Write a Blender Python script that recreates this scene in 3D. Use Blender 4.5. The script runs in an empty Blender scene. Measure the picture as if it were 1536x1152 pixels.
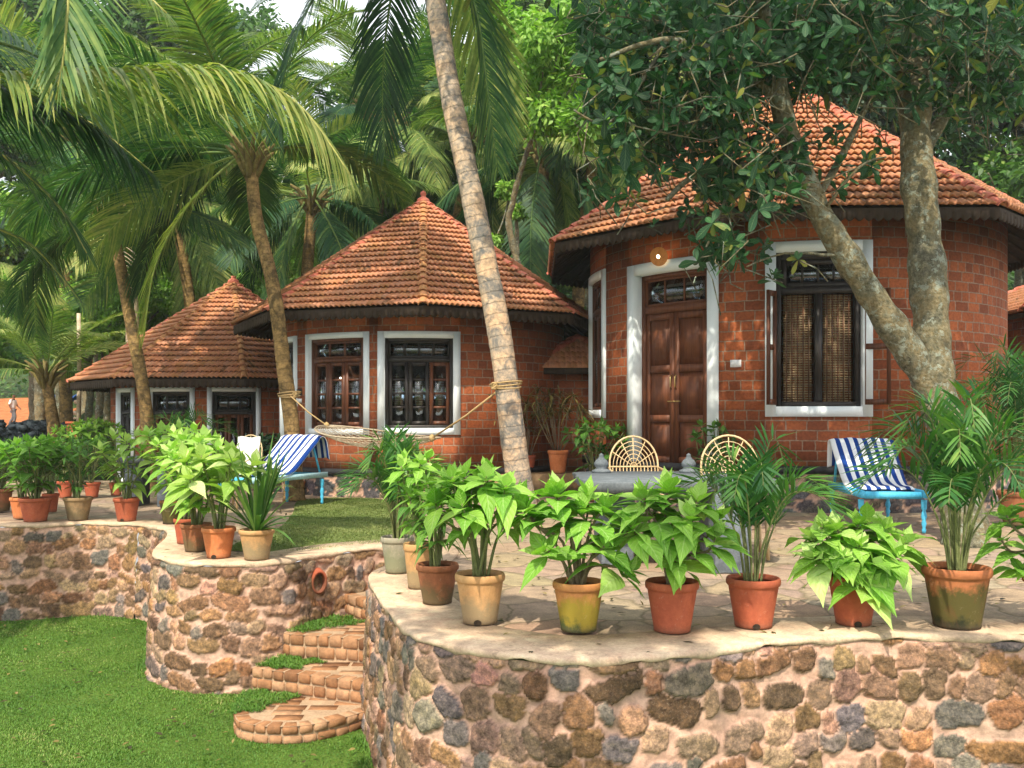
import bpy, math, random
import numpy as np
from mathutils import Vector, Matrix
from mathutils.geometry import tessellate_polygon
random.seed(7); rng = np.random.default_rng(7)
PI = math.pi; F = 1400.0; EYE = 1.2
scn = bpy.context.scene; COL = scn.collection
def P(px, py, Y): return Vector(((px-768)/F*Y, Y, EYE+(625-py)/F*Y))
def G(px, py, z=0.0):
    Y = F*(EYE-z)/(py-625.0); return Vector(((px-768)/F*Y, Y, z))
# ------------------------------------------------------------------ mesh builder
class MB:
    def __init__(s): s.V=[]; s.F=[]; s.n=0; s.uv=[]; s.ti=[]; s.co=[]
    def add(s, V, Fc, uv=None, ti=None, co=None):
        V=np.asarray(V,float).reshape(-1,3); k=len(V)
        s.V.append(V)
        if isinstance(Fc,np.ndarray): s.F.append(Fc+s.n)
        else:
            by={}
            for f in Fc: by.setdefault(len(f),[]).append(f)
            for a in by.values(): s.F.append(np.array(a,int)+s.n)
        s.uv.append(np.zeros((k,3)) if uv is None else np.asarray(uv,float))
        t=np.full(k,.5) if ti is None else np.broadcast_to(np.asarray(ti,float),(k,))
        s.ti.append(t); s.co.append(np.zeros((k,4)) if co is None else co); s.n+=k
        return s
    def build(s, name, mat, parent=None, smooth=False, loc=None, color=False):
        me=bpy.data.meshes.new(name)
        V=np.concatenate(s.V) if s.V else np.zeros((0,3))
        off=np.zeros(3)
        if parent is not None: off=np.array(parent_world(parent))
        elif loc is not None: off=np.array(loc,float)
        me.vertices.add(len(V)); me.vertices.foreach_set('co',(V-off).astype(np.float32).ravel())
        nl=sum(f.size for f in s.F); nf=sum(len(f) for f in s.F)
        me.loops.add(nl); me.polygons.add(nf)
        li=np.concatenate([f.ravel() for f in s.F]).astype(np.int32)
        sz=np.concatenate([np.full(len(f),f.shape[1]) for f in s.F])
        st=np.concatenate([[0],np.cumsum(sz)[:-1]]).astype(np.int32)
        me.loops.foreach_set('vertex_index',li); me.polygons.foreach_set('loop_start',st)
        me.update(calc_edges=True); me.validate()
        if smooth: me.polygons.foreach_set('use_smooth',np.ones(len(me.polygons),bool))
        if len(me.vertices)==len(V):
            a=me.attributes.new('uvv','FLOAT_VECTOR','POINT'); a.data.foreach_set('vector',np.concatenate(s.uv).astype(np.float32).ravel())
            a=me.attributes.new('tint','FLOAT','POINT'); a.data.foreach_set('value',np.concatenate(s.ti).astype(np.float32))
            if color:
                a=me.attributes.new('colr','FLOAT_COLOR','POINT'); a.data.foreach_set('color',np.concatenate(s.co).astype(np.float32).ravel())
        me.materials.append(mat)
        o=bpy.data.objects.new(name,me); COL.objects.link(o)
        if parent is not None: o.parent=parent
        elif loc is not None: o.location=loc
        return o
def parent_world(p):
    v=Vector((0,0,0))
    while p is not None: v+=p.location; p=p.parent
    return v
def thing(name,label,cat,loc=(0,0,0),group=None,rz=0):
    o=bpy.data.objects.new(name,None); COL.objects.link(o); o.location=loc; o.rotation_euler=(0,0,rz)
    o['label']=label; o['category']=cat
    if group: o['group']=group
    return o
def tag(o,label,cat,group=None):
    o['label']=label; o['category']=cat
    if group: o['group']=group
    return o
def kind(o,k,label=None): 
    o['kind']=k
    if label: o['label']=label
    return o
def dup(root,loc=None,rz=None,sc=None,label=None,group=None):
    r=root.copy(); COL.objects.link(r)
    if loc is not None: r.location=loc
    if rz is not None: r.rotation_euler=(0,0,rz)
    if sc is not None: r.scale=(sc,sc,sc)
    if label: r['label']=label
    if group: r['group']=group
    for ch in list(root.children):
        c=ch.copy(); COL.objects.link(c); c.parent=r
        for g in list(ch.children):
            d=g.copy(); COL.objects.link(d); d.parent=c
    return r
def box(mb,lo,hi,M=None,ti=.5):
    x0,y0,z0=lo; x1,y1,z1=hi
    V=np.array([(x0,y0,z0),(x1,y0,z0),(x1,y1,z0),(x0,y1,z0),(x0,y0,z1),(x1,y0,z1),(x1,y1,z1),(x0,y1,z1)],float)
    if M is not None: V=np.array([M@Vector(v) for v in V])
    mb.add(V,np.array([(0,3,2,1),(4,5,6,7),(0,1,5,4),(1,2,6,5),(2,3,7,6),(3,0,4,7)]),uv=V.copy(),ti=ti); return mb
def tube(mb,pts,rad,ns=8,ti=.5,cap=True,closed=False):
    pts=np.array([tuple(p) for p in pts],float); n=len(pts)
    rad=np.broadcast_to(np.asarray(rad,float),(n,))
    if closed: T=np.roll(pts,-1,0)-np.roll(pts,1,0)
    else: T=np.gradient(pts,axis=0)
    T/=np.linalg.norm(T,axis=1)[:,None]+1e-12
    ref=np.array([0,0,1.]) if abs(T[0,2])<.9 else np.array([1.,0,0])
    U=[];u=np.cross(T[0],ref);u/=np.linalg.norm(u)
    for i in range(n):
        u=u-T[i]*np.dot(u,T[i]); u/=np.linalg.norm(u)+1e-12; U.append(u)
    U=np.array(U); W=np.cross(T,U)
    a=np.arange(ns)*2*PI/ns
    V=pts[:,None,:]+rad[:,None,None]*(np.cos(a)[None,:,None]*U[:,None,:]+np.sin(a)[None,:,None]*W[:,None,:])
    s=np.concatenate([[0],np.cumsum(np.linalg.norm(np.diff(pts,axis=0),axis=1))])
    uv=np.stack([np.broadcast_to(a/(2*PI),(n,ns)),np.broadcast_to(s[:,None],(n,ns)),np.zeros((n,ns))],2).reshape(-1,3)
    m=n if closed else n-1
    i=np.arange(m)[:,None]; j=np.arange(ns)[None,:]; i2=(i+1)%n; j2=(j+1)%ns
    Fq=np.stack([i*ns+j,i*ns+j2,i2*ns+j2,i2*ns+j],2).reshape(-1,4)
    mb.add(V.reshape(-1,3),Fq,uv=uv,ti=ti)
    if cap and not closed:
        mb.F.append(np.array([[mb.n-n*ns+k for k in range(ns)][::-1]])); mb.F.append(np.array([[mb.n-ns+k for k in range(ns)]]))
    return mb
def lathe(mb,prof,c=(0,0,0),n=20,ti=.5,wob=0.0):
    prof=np.array(prof,float); a=np.arange(n)*2*PI/n
    w=1+wob*np.sin(a*2+1.3)
    V=np.stack([c[0]+prof[:,0:1]*np.cos(a)*w,c[1]+prof[:,0:1]*np.sin(a)*w,c[2]+np.repeat(prof[:,1:2],n,1)],2).reshape(-1,3)
    m=len(prof); i=np.arange(m-1)[:,None]; j=np.arange(n)[None,:]; j2=(j+1)%n
    uv=np.stack([np.repeat((a/(2*PI))[None],m,0),np.repeat(prof[:,1:2],n,1),np.repeat(np.arange(m)[:,None],n,1)],2).reshape(-1,3)
    mb.add(V,np.stack([i*n+j,i*n+j2,(i+1)*n+j2,(i+1)*n+j],2).reshape(-1,4),uv=uv,ti=ti); return mb
PROF={'ovate':[.08,.62,.95,1,.84,.52,.20,0.01],'obov':[.10,.42,.72,.98,.88,.25],'strap':[.7,1,1,.9,.62,0.02],'round':[.2,.85,1,.95,.7,.1]}
def nrm(a): return a/(np.linalg.norm(a,axis=-1,keepdims=True)+1e-12)
def leaves(mb,Pn,D,N,L,W,droop,ti,prof='ovate',fold=.25,flat=False,curl=0.0):
    Pn=np.asarray(Pn,float);D=nrm(np.asarray(D,float));N=np.asarray(N,float);k=len(Pn)
    if k==0: return mb
    S=nrm(np.cross(D,N)); N=nrm(np.cross(S,D))
    L=np.broadcast_to(L,(k,));W=np.broadcast_to(W,(k,));droop=np.broadcast_to(droop,(k,));ti=np.broadcast_to(ti,(k,))
    w=np.array(PROF[prof]) if isinstance(prof,str) else np.array(prof); m=len(w); t=np.linspace(0,1,m)
    C=Pn[:,None]+D[:,None]*(L[:,None]*t)[...,None]
    C[...,2]-=(droop*L)[:,None]*t**2
    hw=(W[:,None]*w[None])[...,None]*.5
    A=C-S[:,None]*hw+N[:,None]*hw*fold; B=C+S[:,None]*hw+N[:,None]*hw*fold
    if flat:
        V=np.stack([A,B],2); q=2
        i=np.arange(m-1); f=np.stack([i*2,i*2+1,i*2+3,i*2+2],1)
        ua=np.array([-1,1.])
    else:
        V=np.stack([A,C,B],2); q=3
        i=np.arange(m-1); f=np.concatenate([np.stack([i*3,i*3+1,i*3+4,i*3+3],1),np.stack([i*3+1,i*3+2,i*3+5,i*3+4],1)])
        ua=np.array([-1,0,1.])
    Fa=(f[None]+(np.arange(k)*m*q)[:,None,None]).reshape(-1,4)
    uv=np.zeros((k,m,q,3)); uv[...,0]=ua; uv[...,1]=t[None,:,None]; uv[...,2]=rng.random(k)[:,None,None]
    mb.add(V.reshape(-1,3),Fa,uv=uv.reshape(-1,3),ti=np.repeat(ti,m*q)); return mb
def catmull(pts,n=12,closed=False):
    p=np.array([tuple(q) for q in pts],float); out=[]; m=len(p)
    for i in range(m-1):
        a=p[max(i-1,0)];b=p[i];c=p[i+1];d=p[min(i+2,m-1)]
        for t in np.arange(n)/n:
            out.append(.5*((2*b)+(-a+c)*t+(2*a-5*b+4*c-d)*t*t+(-a+3*b-3*c+d)*t**3))
    out.append(p[-1]); return np.array(out)
def resample(path,step):
    d=np.concatenate([[0],np.cumsum(np.linalg.norm(np.diff(path,axis=0),axis=1))])
    n=max(2,int(d[-1]/step)+1); s=np.linspace(0,d[-1],n)
    return np.stack([np.interp(s,d,path[:,k]) for k in range(path.shape[1])],1),s
# ------------------------------------------------------------------ materials
def newmat(name):
    m=bpy.data.materials.new(name); m.use_nodes=True; nt=m.node_tree; nt.nodes.clear()
    return m,nt
class NT:
    def __init__(s,nt): s.nt=nt
    def n(s,t,**kw):
        nd=s.nt.nodes.new(t)
        for k,v in kw.items():
            if k.startswith('_'): setattr(nd,k[1:],v)
            else:
                key=k.replace('__',' ')
                inp=nd.inputs[int(key[1:])] if (key[0]=='i' and key[1:].isdigit()) else nd.inputs[key]
                if isinstance(v,bpy.types.NodeSocket): s.nt.links.new(v,inp)
                else: inp.default_value=v
        return nd
    def attr(s,name): return s.n('ShaderNodeAttribute',_attribute_name=name)
    def ramp(s,fac,stops,interp='LINEAR'):
        r=s.nt.nodes.new('ShaderNodeValToRGB'); r.color_ramp.interpolation=interp
        el=r.color_ramp.elements
        while len(el)<len(stops): el.new(.5)
        for e,(p,c) in zip(el,stops): e.position=p; e.color=(*c,1) if len(c)==3 else c
        s.nt.links.new(fac,r.inputs[0]); return r.outputs[0]
    def mix(s,f,a,b,mode='MIX'):
        m=s.nt.nodes.new('ShaderNodeMix'); m.data_type='RGBA'; m.blend_type=mode
        for i,v in ((0,f),(6,a),(7,b)):
            if isinstance(v,bpy.types.NodeSocket): s.nt.links.new(v,m.inputs[i])
            elif i==0: m.inputs[0].default_value=v
            else: m.inputs[i].default_value=(*v,1)
        return m.outputs[2]
    def math(s,op,a,b=0.0,c=0.0,clamp=False):
        m=s.nt.nodes.new('ShaderNodeMath'); m.operation=op; m.use_clamp=clamp
        for i,v in enumerate((a,b,c)):
            if isinstance(v,bpy.types.NodeSocket): s.nt.links.new(v,m.inputs[i])
            else: m.inputs[i].default_value=v
        return m.outputs[0]
    def noise(s,scale,detail=4,vec=None,rough=.55,dist=0):
        nd=s.n('ShaderNodeTexNoise',Scale=scale,Detail=detail,Roughness=rough,Distortion=dist)
        if vec is not None: s.nt.links.new(vec,nd.inputs['Vector'])
        return nd
    def obj(s): return s.nt.nodes.new('ShaderNodeTexCoord').outputs['Object']
    def bump(s,h,strength=.3,dist=.02,normal=None):
        b=s.n('ShaderNodeBump',Strength=strength,Distance=dist,Height=h)
        if normal is not None: s.nt.links.new(normal,b.inputs['Normal'])
        return b.outputs[0]
    def out(s,sh): 
        o=s.nt.nodes.new('ShaderNodeOutputMaterial'); s.nt.links.new(sh,o.inputs[0])
    def bsdf(s,col,rough=.8,normal=None,spec=.3,metal=0.0,coat=0):
        b=s.nt.nodes.new('ShaderNodeBsdfPrincipled')
        for k,v in (('Base Color',col),('Roughness',rough),('Specular IOR Level',spec),('Metallic',metal)):
            if isinstance(v,bpy.types.NodeSocket): s.nt.links.new(v,b.inputs[k])
            else: b.inputs[k].default_value=(*v,1) if k=='Base Color' else v
        if normal is not None: s.nt.links.new(normal,b.inputs['Normal'])
        return b.outputs[0]
def simple(name,c1,c2,scale=8,rough=.8,bs=.3,bd=.01,spec=.3,c3=None):
    m,nt=newmat(name); s=NT(nt); v=s.obj()
    n=s.noise(scale,6,v); n2=s.noise(scale*6,4,v)
    st=[(.3,c1),(.7,c2)] if c3 is None else [(.28,c1),(.5,c2),(.72,c3)]
    c=s.ramp(n.outputs[0],st); c=s.mix(.35,c,s.ramp(n2.outputs[0],[(.3,tuple(x*.6 for x in c1)),(.7,tuple(min(1,x*1.25) for x in c2))]))
    s.out(s.bsdf(c,rough,s.bump(n2.outputs[0],bs,bd),spec)); return m
def leafmat(name,stops,trans=.3,rough=.45,vein=.0,spec=.35,tcol=None):
    m,nt=newmat(name); s=NT(nt)
    t=s.attr('tint').outputs['Fac']; oi=s.n('ShaderNodeObjectInfo')
    t2=s.math('ADD',t,s.math('MULTIPLY',s.math('SUBTRACT',oi.outputs['Random'],.5),.18))
    v=s.obj(); nz=s.noise(14,3,v)
    t2=s.math('ADD',t2,s.math('MULTIPLY',s.math('SUBTRACT',nz.outputs[0],.5),.35),clamp=True)
    c=s.ramp(t2,stops)
    nrmn=None
    if vein:
        sx=s.n('ShaderNodeSeparateXYZ',Vector=s.attr('uvv').outputs['Vector'])
        ax=s.math('ABSOLUTE',sx.outputs[0])
        mid=s.math('LESS_THAN',ax,.07)
        w=s.math('SINE',s.math('MULTIPLY',s.math('SUBTRACT',sx.outputs[1],s.math('MULTIPLY',ax,.28)),42))
        lat=s.math('MULTIPLY',s.math('GREATER_THAN',w,.86),.5)
        f=s.math('MULTIPLY',s.math('MAXIMUM',mid,lat),vein)
        c=s.mix(f,c,s.mix(.5,c,(.6,.75,.35),'MIX'))
        nrmn=s.bump(w,.35,.004)
    b=s.bsdf(c,rough,nrmn,spec)
    tc=s.mix(1,c,tcol or (1.0,1.25,.45),'MULTIPLY')
    tr=s.n('ShaderNodeBsdfTranslucent',Color=tc)
    if nrmn is not None: nt.links.new(nrmn,tr.inputs['Normal'])
    mx=s.n('ShaderNodeMixShader',Fac=trans,i1=b,i2=tr.outputs[0]); s.out(mx.outputs[0]); return m
M={}
def brickmat():
    m,nt=newmat('brick'); s=NT(nt); uv=s.attr('uvv').outputs['Vector']
    dn=s.noise(9,3,uv); d=s.n('ShaderNodeVectorMath',_operation='SUBTRACT',i0=dn.outputs['Color'],i1=(.5,.5,.5))
    d=s.n('ShaderNodeVectorMath',_operation='SCALE',i0=d.outputs[0],Scale=.022)
    uw=s.n('ShaderNodeVectorMath',_operation='ADD',i0=uv,i1=d.outputs[0]).outputs[0]
    b=s.n('ShaderNodeTexBrick',_offset=.5,_squash=.6,_squash_frequency=3,Vector=uw,Color1=(.40,.115,.042,1),Color2=(.18,.052,.024,1),Mortar=(.30,.21,.15,1),Scale=1,Mortar__Size=.009,Mortar__Smooth=.35,Bias=-.1,Brick__Width=.255,Row__Height=.128)
    n=s.noise(2.2,5,uv); n2=s.noise(26,5,uv); 
    c=s.mix(.45,b.outputs[0],s.ramp(n2.outputs[0],[(.3,(.22,.20,.18)),(.5,(.5,.47,.45)),(.72,(.8,.76,.7))]),'OVERLAY')
    c=s.mix(s.math('MULTIPLY',s.ramp(n.outputs[0],[(.45,(0,0,0)),(.75,(1,1,1))]),.4),c,(.10,.03,.015))
    sz=s.n('ShaderNodeSeparateXYZ',Vector=uv); zz=s.math('ADD',sz.outputs[1],s.math('MULTIPLY',n.outputs[0],.5)); c=s.mix(s.math('MULTIPLY',s.ramp(zz,[(.62,(1,1,1)),(.95,(0,0,0))]),.35),c,(.20,.12,.07))
    inv=s.math('SUBTRACT',1,b.outputs['Fac']); h=s.math('ADD',inv,s.math('MULTIPLY',n2.outputs[0],.5))
    s.out(s.bsdf(c,.85,s.bump(h,.8,.014),.2)); return m
def tilemat():
    m,nt=newmat('roof_tile'); s=NT(nt); v=s.obj(); t=s.attr('tint').outputs['Fac']
    n=s.noise(1.3,4,v); n2=s.noise(22,4,v)
    t2=s.math('ADD',s.math('MULTIPLY',t,.75),s.math('MULTIPLY',n.outputs[0],.3),clamp=True)
    c=s.ramp(t2,[(.1,(.25,.14,.06)),(.3,(.42,.19,.085)),(.5,(.48,.21,.11)),(.7,(.51,.25,.15)),(.9,(.37,.20,.14))])
    c=s.mix(.4,c,s.ramp(n2.outputs[0],[(.3,(.3,.26,.24)),(.7,(.72,.66,.6))]),'OVERLAY')
    moss=s.ramp(s.noise(3.5,6,v,.7).outputs[0],[(.50,(0,0,0)),(.66,(1,1,1))])
    c=s.mix(s.math('MULTIPLY',moss,.5),c,(.33,.19,.05)); mould=s.ramp(s.noise(6.5,6,v,.75).outputs[0],[(.58,(0,0,0)),(.66,(1,1,1))]); c=s.mix(s.math('MULTIPLY',mould,.4),c,(.09,.055,.035)); c=s.mix(s.math('MULTIPLY',s.math('LESS_THAN',t,.10),.6),c,(.13,.07,.045))
    s.out(s.bsdf(c,.7,s.bump(n2.outputs[0],.3,.006),.3)); return m
def stonemat(name='rubble',dark=1.0):
    m,nt=newmat(name); s=NT(nt); v=s.obj(); ca=s.attr('colr'); mask=ca.outputs['Alpha']
    n=s.noise(22,8,v,.65); n2=s.noise(90,5,v,.7); n3=s.noise(3,4,v); vo=s.n('ShaderNodeTexVoronoi',Vector=v,Scale=38)
    n4=s.noise(48,8,v,.75); g=s.ramp(s.math('ADD',s.math('MULTIPLY',n.outputs[0],.5),s.math('MULTIPLY',n4.outputs[0],.5)),[(.36,(.28,.25,.24)),(.5,(.95,.93,.92)),(.64,(2.0,1.8,1.55))])
    st=s.mix(1,ca.outputs['Color'],g,'MULTIPLY')
    st=s.mix(s.math('MULTIPLY',s.ramp(n2.outputs[0],[(.55,(0,0,0)),(.75,(1,1,1))]),.35),st,(.55,.42,.30))
    mo=s.mix(s.ramp(n3.outputs[0],[(.35,(0,0,0)),(.65,(1,1,1))]),(.52,.335,.26),(.45,.32,.255))
    mo=s.mix(.4,mo,s.ramp(n.outputs[0],[(.35,(.22,.17,.13)),(.68,(.9,.8,.7))]),'OVERLAY')
    c=s.mix(mask,mo,st)
    h=s.math('ADD',s.math('MULTIPLY',n.outputs[0],s.math('ADD',s.math('MULTIPLY',mask,1.0),.45)),s.math('MULTIPLY',n2.outputs[0],.35))
    s.out(s.bsdf(c,.9,s.bump(h,.75,.016),.2)); return m
def cement():
    m,nt=newmat('cement'); s=NT(nt); v=s.obj(); n=s.noise(2.2,6,v); n2=s.noise(60,6,v,.7); n3=s.noise(9,5,v,.7)
    c=s.ramp(n.outputs[0],[(.3,(.47,.38,.29)),(.7,(.66,.53,.41))]); c=s.mix(.35,c,s.ramp(n3.outputs[0],[(.35,(.22,.17,.13)),(.65,(.8,.7,.6))]),'OVERLAY')
    c=s.mix(.3,c,s.ramp(n2.outputs[0],[(.4,(.3,.25,.2)),(.6,(.75,.65,.55))]),'OVERLAY'); ck=s.n('ShaderNodeTexVoronoi',_feature='DISTANCE_TO_EDGE',Vector=s.n('ShaderNodeVectorMath',_operation='ADD',i0=v,i1=s.n('ShaderNodeVectorMath',_operation='SCALE',i0=n3.outputs['Color'],Scale=.25).outputs[0]).outputs[0],Scale=1.1); cr=s.ramp(ck.outputs[0],[(0,(1,1,1)),(.008,(0,0,0))]); c=s.mix(s.math('MULTIPLY',cr,.5),c,(.12,.09,.07)); st=s.ramp(s.noise(5,6,v,.75).outputs[0],[(.54,(0,0,0)),(.7,(1,1,1))]); c=s.mix(s.math('MULTIPLY',st,.4),c,(.23,.20,.16))
    s.out(s.bsdf(c,.9,s.bump(s.math('ADD',n2.outputs[0],s.math('MULTIPLY',n3.outputs[0],2)),.4,.01),.2)); return m
def paving():
    m,nt=newmat('paving'); s=NT(nt); v=s.obj(); dn=s.noise(1.7,3,v)
    d=s.n('ShaderNodeVectorMath',_operation='SCALE',i0=dn.outputs['Color'],Scale=.35)
    vv=s.n('ShaderNodeVectorMath',_operation='ADD',i0=v,i1=d.outputs[0]).outputs[0]
    e=s.n('ShaderNodeTexVoronoi',_feature='DISTANCE_TO_EDGE',Vector=vv,Scale=2.1); f1=s.n('ShaderNodeTexVoronoi',Vector=vv,Scale=2.1)
    n=s.noise(7,6,v,.65); n2=s.noise(70,4,v,.7); big=s.noise(.6,3,v)
    c=s.ramp(n.outputs[0],[(.3,(.27,.215,.16)),(.5,(.37,.29,.21)),(.72,(.50,.385,.27))])
    c=s.mix(.5,c,s.mix(1,c,s.mix(.75,f1.outputs['Color'],(.8,.8,.8)),'MULTIPLY'))
    c=s.mix(.35,c,s.ramp(n2.outputs[0],[(.4,(.3,.25,.2)),(.62,(.8,.7,.6))]),'OVERLAY')
    j=s.ramp(e.outputs[0],[(.0,(1,1,1)),(.035,(0,0,0))]); c=s.mix(s.math('MULTIPLY',j,.8),c,(.16,.13,.075))
    h=s.math('ADD',s.ramp(e.outputs[0],[(0,(0,0,0)),(.07,(1,1,1))]),s.math('MULTIPLY',n.outputs[0],.7))
    s.out(s.bsdf(c,.9,s.bump(h,.6,.02),.2)); return m
def lawnmat(name,a,b,c3):
    m,nt=newmat(name); s=NT(nt); v=s.obj(); n=s.noise(1.1,5,v); n2=s.noise(45,6,v,.75)
    c=s.ramp(n.outputs[0],[(.3,a),(.55,b),(.8,c3)]); c=s.mix(.5,c,s.ramp(n2.outputs[0],[(.35,tuple(x*.4 for x in a)),(.7,tuple(x*1.4 for x in c3))]))
    s.out(s.bsdf(c,.95,s.bump(n2.outputs[0],.8,.03),.1)); return m
def palmtrunk(name,c1,c2,c3,fr=9.0):
    m,nt=newmat(name); s=NT(nt); v=s.obj(); uv=s.attr('uvv').outputs['Vector']; sx=s.n('ShaderNodeSeparateXYZ',Vector=uv)
    n=s.noise(2.6,5,v,.7); n2=s.noise(18,6,v,.7)
    w=s.math('FRACT',s.math('ADD',s.math('MULTIPLY',sx.outputs[1],fr),s.math('MULTIPLY',n2.outputs[0],.35)))
    ring=s.ramp(w,[(0,(.35,.35,.35)),(.10,(1,1,1)),(.85,(.85,.85,.85)),(1,(.5,.5,.5))])
    c=s.ramp(n.outputs[0],[(.33,c1),(.46,c2),(.6,c3)]); c=s.mix(.5,c,s.ramp(n2.outputs[0],[(.35,tuple(x*.4 for x in c1)),(.68,tuple(min(1,x*1.5) for x in c3))]),'MIX')
    big=s.noise(4.5,5,v,.7,.8); c=s.mix(s.math('MULTIPLY',s.ramp(big.outputs[0],[(.5,(0,0,0)),(.6,(1,1,1))]),.7),c,tuple(x*.75 for x in c1)); c=s.mix(s.math('MULTIPLY',s.math('SUBTRACT',1,ring),.5),c,tuple(x*.3 for x in c1))
    s.out(s.bsdf(c,.9,s.bump(s.math('ADD',ring,s.math('MULTIPLY',n2.outputs[0],.8)),.55,.015),.15)); return m
def barkmat():
    m,nt=newmat('bark'); s=NT(nt); v=s.obj(); n=s.noise(3.2,5,v,.65); n2=s.noise(28,7,v,.7); vo=s.noise(8,4,v,.8)
    c=s.ramp(n.outputs[0],[(.33,(.035,.042,.03)),(.46,(.12,.115,.06)),(.56,(.27,.20,.08)),(.68,(.12,.17,.13))])
    c=s.mix(.5,c,s.ramp(n2.outputs[0],[(.35,(.03,.03,.025)),(.7,(.36,.33,.24))]))
    li=s.ramp(vo.outputs[0],[(.55,(0,0,0)),(.60,(1,1,1))]); c=s.mix(s.math('MULTIPLY',li,.7),c,(.30,.34,.28))
    s.out(s.bsdf(c,.9,s.bump(s.math('ADD',n2.outputs[0],n.outputs[0]),.9,.03),.15)); return m
def terracotta(name,a,b,stain=None,top=.5,base=None):
    m,nt=newmat(name); s=NT(nt); v=s.obj(); n=s.noise(7,5,v,.7); n2=s.noise(50,5,v,.7); sx=s.n('ShaderNodeSeparateXYZ',Vector=v)
    c=s.ramp(n.outputs[0],[(.3,a),(.7,b)])
    if stain:
        z=s.math('ADD',s.math('MULTIPLY',sx.outputs[2],2.2),s.math('MULTIPLY',s.math('SUBTRACT',n.outputs[0],.5),.7))
        c=s.mix(s.ramp(z,[(max(0,top-.06),(1,1,1)),(top+.10,(0,0,0))]),c,s.mix(n2.outputs[0],stain,tuple(x*.6 for x in stain)))
        if base: c=s.mix(s.ramp(z,[(.04,(1,1,1)),(.16,(0,0,0))]),c,base)
    wh=s.ramp(s.noise(11,6,v,.75,1.5).outputs[0],[(.6,(0,0,0)),(.75,(1,1,1))]); c=s.mix(s.math('MULTIPLY',wh,.5),c,(.58,.44,.33)); dk=s.ramp(s.noise(4.5,6,v,.7,1.0).outputs[0],[(.52,(0,0,0)),(.66,(1,1,1))]); c=s.mix(s.math('MULTIPLY',dk,.45),c,tuple(x*.45 for x in a)); c=s.mix(s.math('MULTIPLY',s.ramp(s.math('ADD',sx.outputs[2],s.math('MULTIPLY',n2.outputs[0],.05)),[(.03,(1,1,1)),(.075,(0,0,0))]),.5),c,(.10,.07,.045))
    c=s.mix(.25,c,s.ramp(n2.outputs[0],[(.3,(.3,.3,.3)),(.7,(.75,.75,.75))]),'OVERLAY')
    s.out(s.bsdf(c,.8,s.bump(n2.outputs[0],.25,.004),.25)); return m
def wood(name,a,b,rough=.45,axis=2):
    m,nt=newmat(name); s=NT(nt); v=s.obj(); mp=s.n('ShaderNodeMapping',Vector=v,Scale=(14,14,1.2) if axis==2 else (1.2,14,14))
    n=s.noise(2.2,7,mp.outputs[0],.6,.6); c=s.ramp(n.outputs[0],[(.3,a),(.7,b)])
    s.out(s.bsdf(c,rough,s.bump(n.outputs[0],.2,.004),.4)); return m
def glassmat():
    m,nt=newmat('window_glass'); s=NT(nt)
    t=s.n('ShaderNodeBsdfTransparent',Color=(.75,.8,.8,1)); g=s.n('ShaderNodeBsdfGlossy',Color=(.9,.95,1,1),Roughness=.03)
    fr=s.n('ShaderNodeFresnel',IOR=1.9); s.out(s.n('ShaderNodeMixShader',Fac=fr.outputs[0],i1=t.outputs[0],i2=g.outputs[0]).outputs[0]); return m
def whitemat():
    m,nt=newmat('white_plaster'); s=NT(nt); v=s.obj(); n=s.noise(2.5,5,v,.6); n2=s.noise(40,5,v,.7)
    c=s.ramp(n.outputs[0],[(.3,(.74,.82,.86)),(.65,(.84,.89,.91))]); c=s.mix(s.math('MULTIPLY',s.ramp(n2.outputs[0],[(.6,(0,0,0)),(.8,(1,1,1))]),.25),c,(.5,.5,.46))
    s.out(s.bsdf(c,.7,s.bump(n2.outputs[0],.15,.003),.25)); return m
def emis(name,c,st):
    m,nt=newmat(name); s=NT(nt); s.out(s.n('ShaderNodeEmission',Color=(*c,1),Strength=st).outputs[0]); return m
def towelmat():
    m,nt=newmat('towel'); s=NT(nt); sx=s.n('ShaderNodeSeparateXYZ',Vector=s.attr('uvv').outputs['Vector'])
    w=s.math('FRACT',s.math('MULTIPLY',sx.outputs[0],7.0)); f=s.math('GREATER_THAN',w,.52)
    c=s.mix(f,(.80,.82,.84),(.012,.05,.24)); n=s.noise(180,3,s.obj())
    s.out(s.bsdf(c,.95,s.bump(n.outputs[0],.4,.004),.1)); return m
M['brick']=brickmat(); M['tile']=tilemat(); M['stone']=stonemat(); M['cement']=cement(); M['paving']=paving()
M['lawn']=lawnmat('lawn_soil',(.05,.11,.015),(.08,.17,.022),(.15,.22,.045))
M['lawn2']=lawnmat('dry_lawn_soil',(.11,.14,.04),(.17,.20,.06),(.26,.25,.10))
M['hill']=lawnmat('hill_soil',(.012,.03,.008),(.03,.06,.015),(.07,.10,.02))
M['earth']=simple('red_earth',(.30,.09,.03),(.55,.22,.09),2.5,.95,.8,.08,.1)
M['white']=whitemat()
M['wood']=wood('brown_wood',(.045,.016,.008),(.17,.055,.022)); M['woodd']=wood('dark_wood',(.010,.009,.009),(.035,.027,.024))
M['doorwood']=wood('door_wood',(.085,.026,.011),(.18,.058,.022),.55)
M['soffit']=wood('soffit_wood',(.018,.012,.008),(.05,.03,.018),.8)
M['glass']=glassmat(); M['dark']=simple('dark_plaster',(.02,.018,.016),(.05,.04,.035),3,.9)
M['blind']=simple('bamboo_blind',(.16,.10,.05),(.42,.30,.17),12,.8)
M['cream']=simple('cream_blind',(.32,.24,.12),(.55,.44,.24),6,.8)
M['ridge']=simple('ridge_tile',(.38,.085,.05),(.55,.16,.10),5,.7,.3,.006,.3,(.52,.27,.17))
M['ridgey']=simple('mossy_ridge_tile',(.34,.17,.05),(.50,.24,.10),7,.8,.3,.006,.3,(.45,.13,.08))
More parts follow.
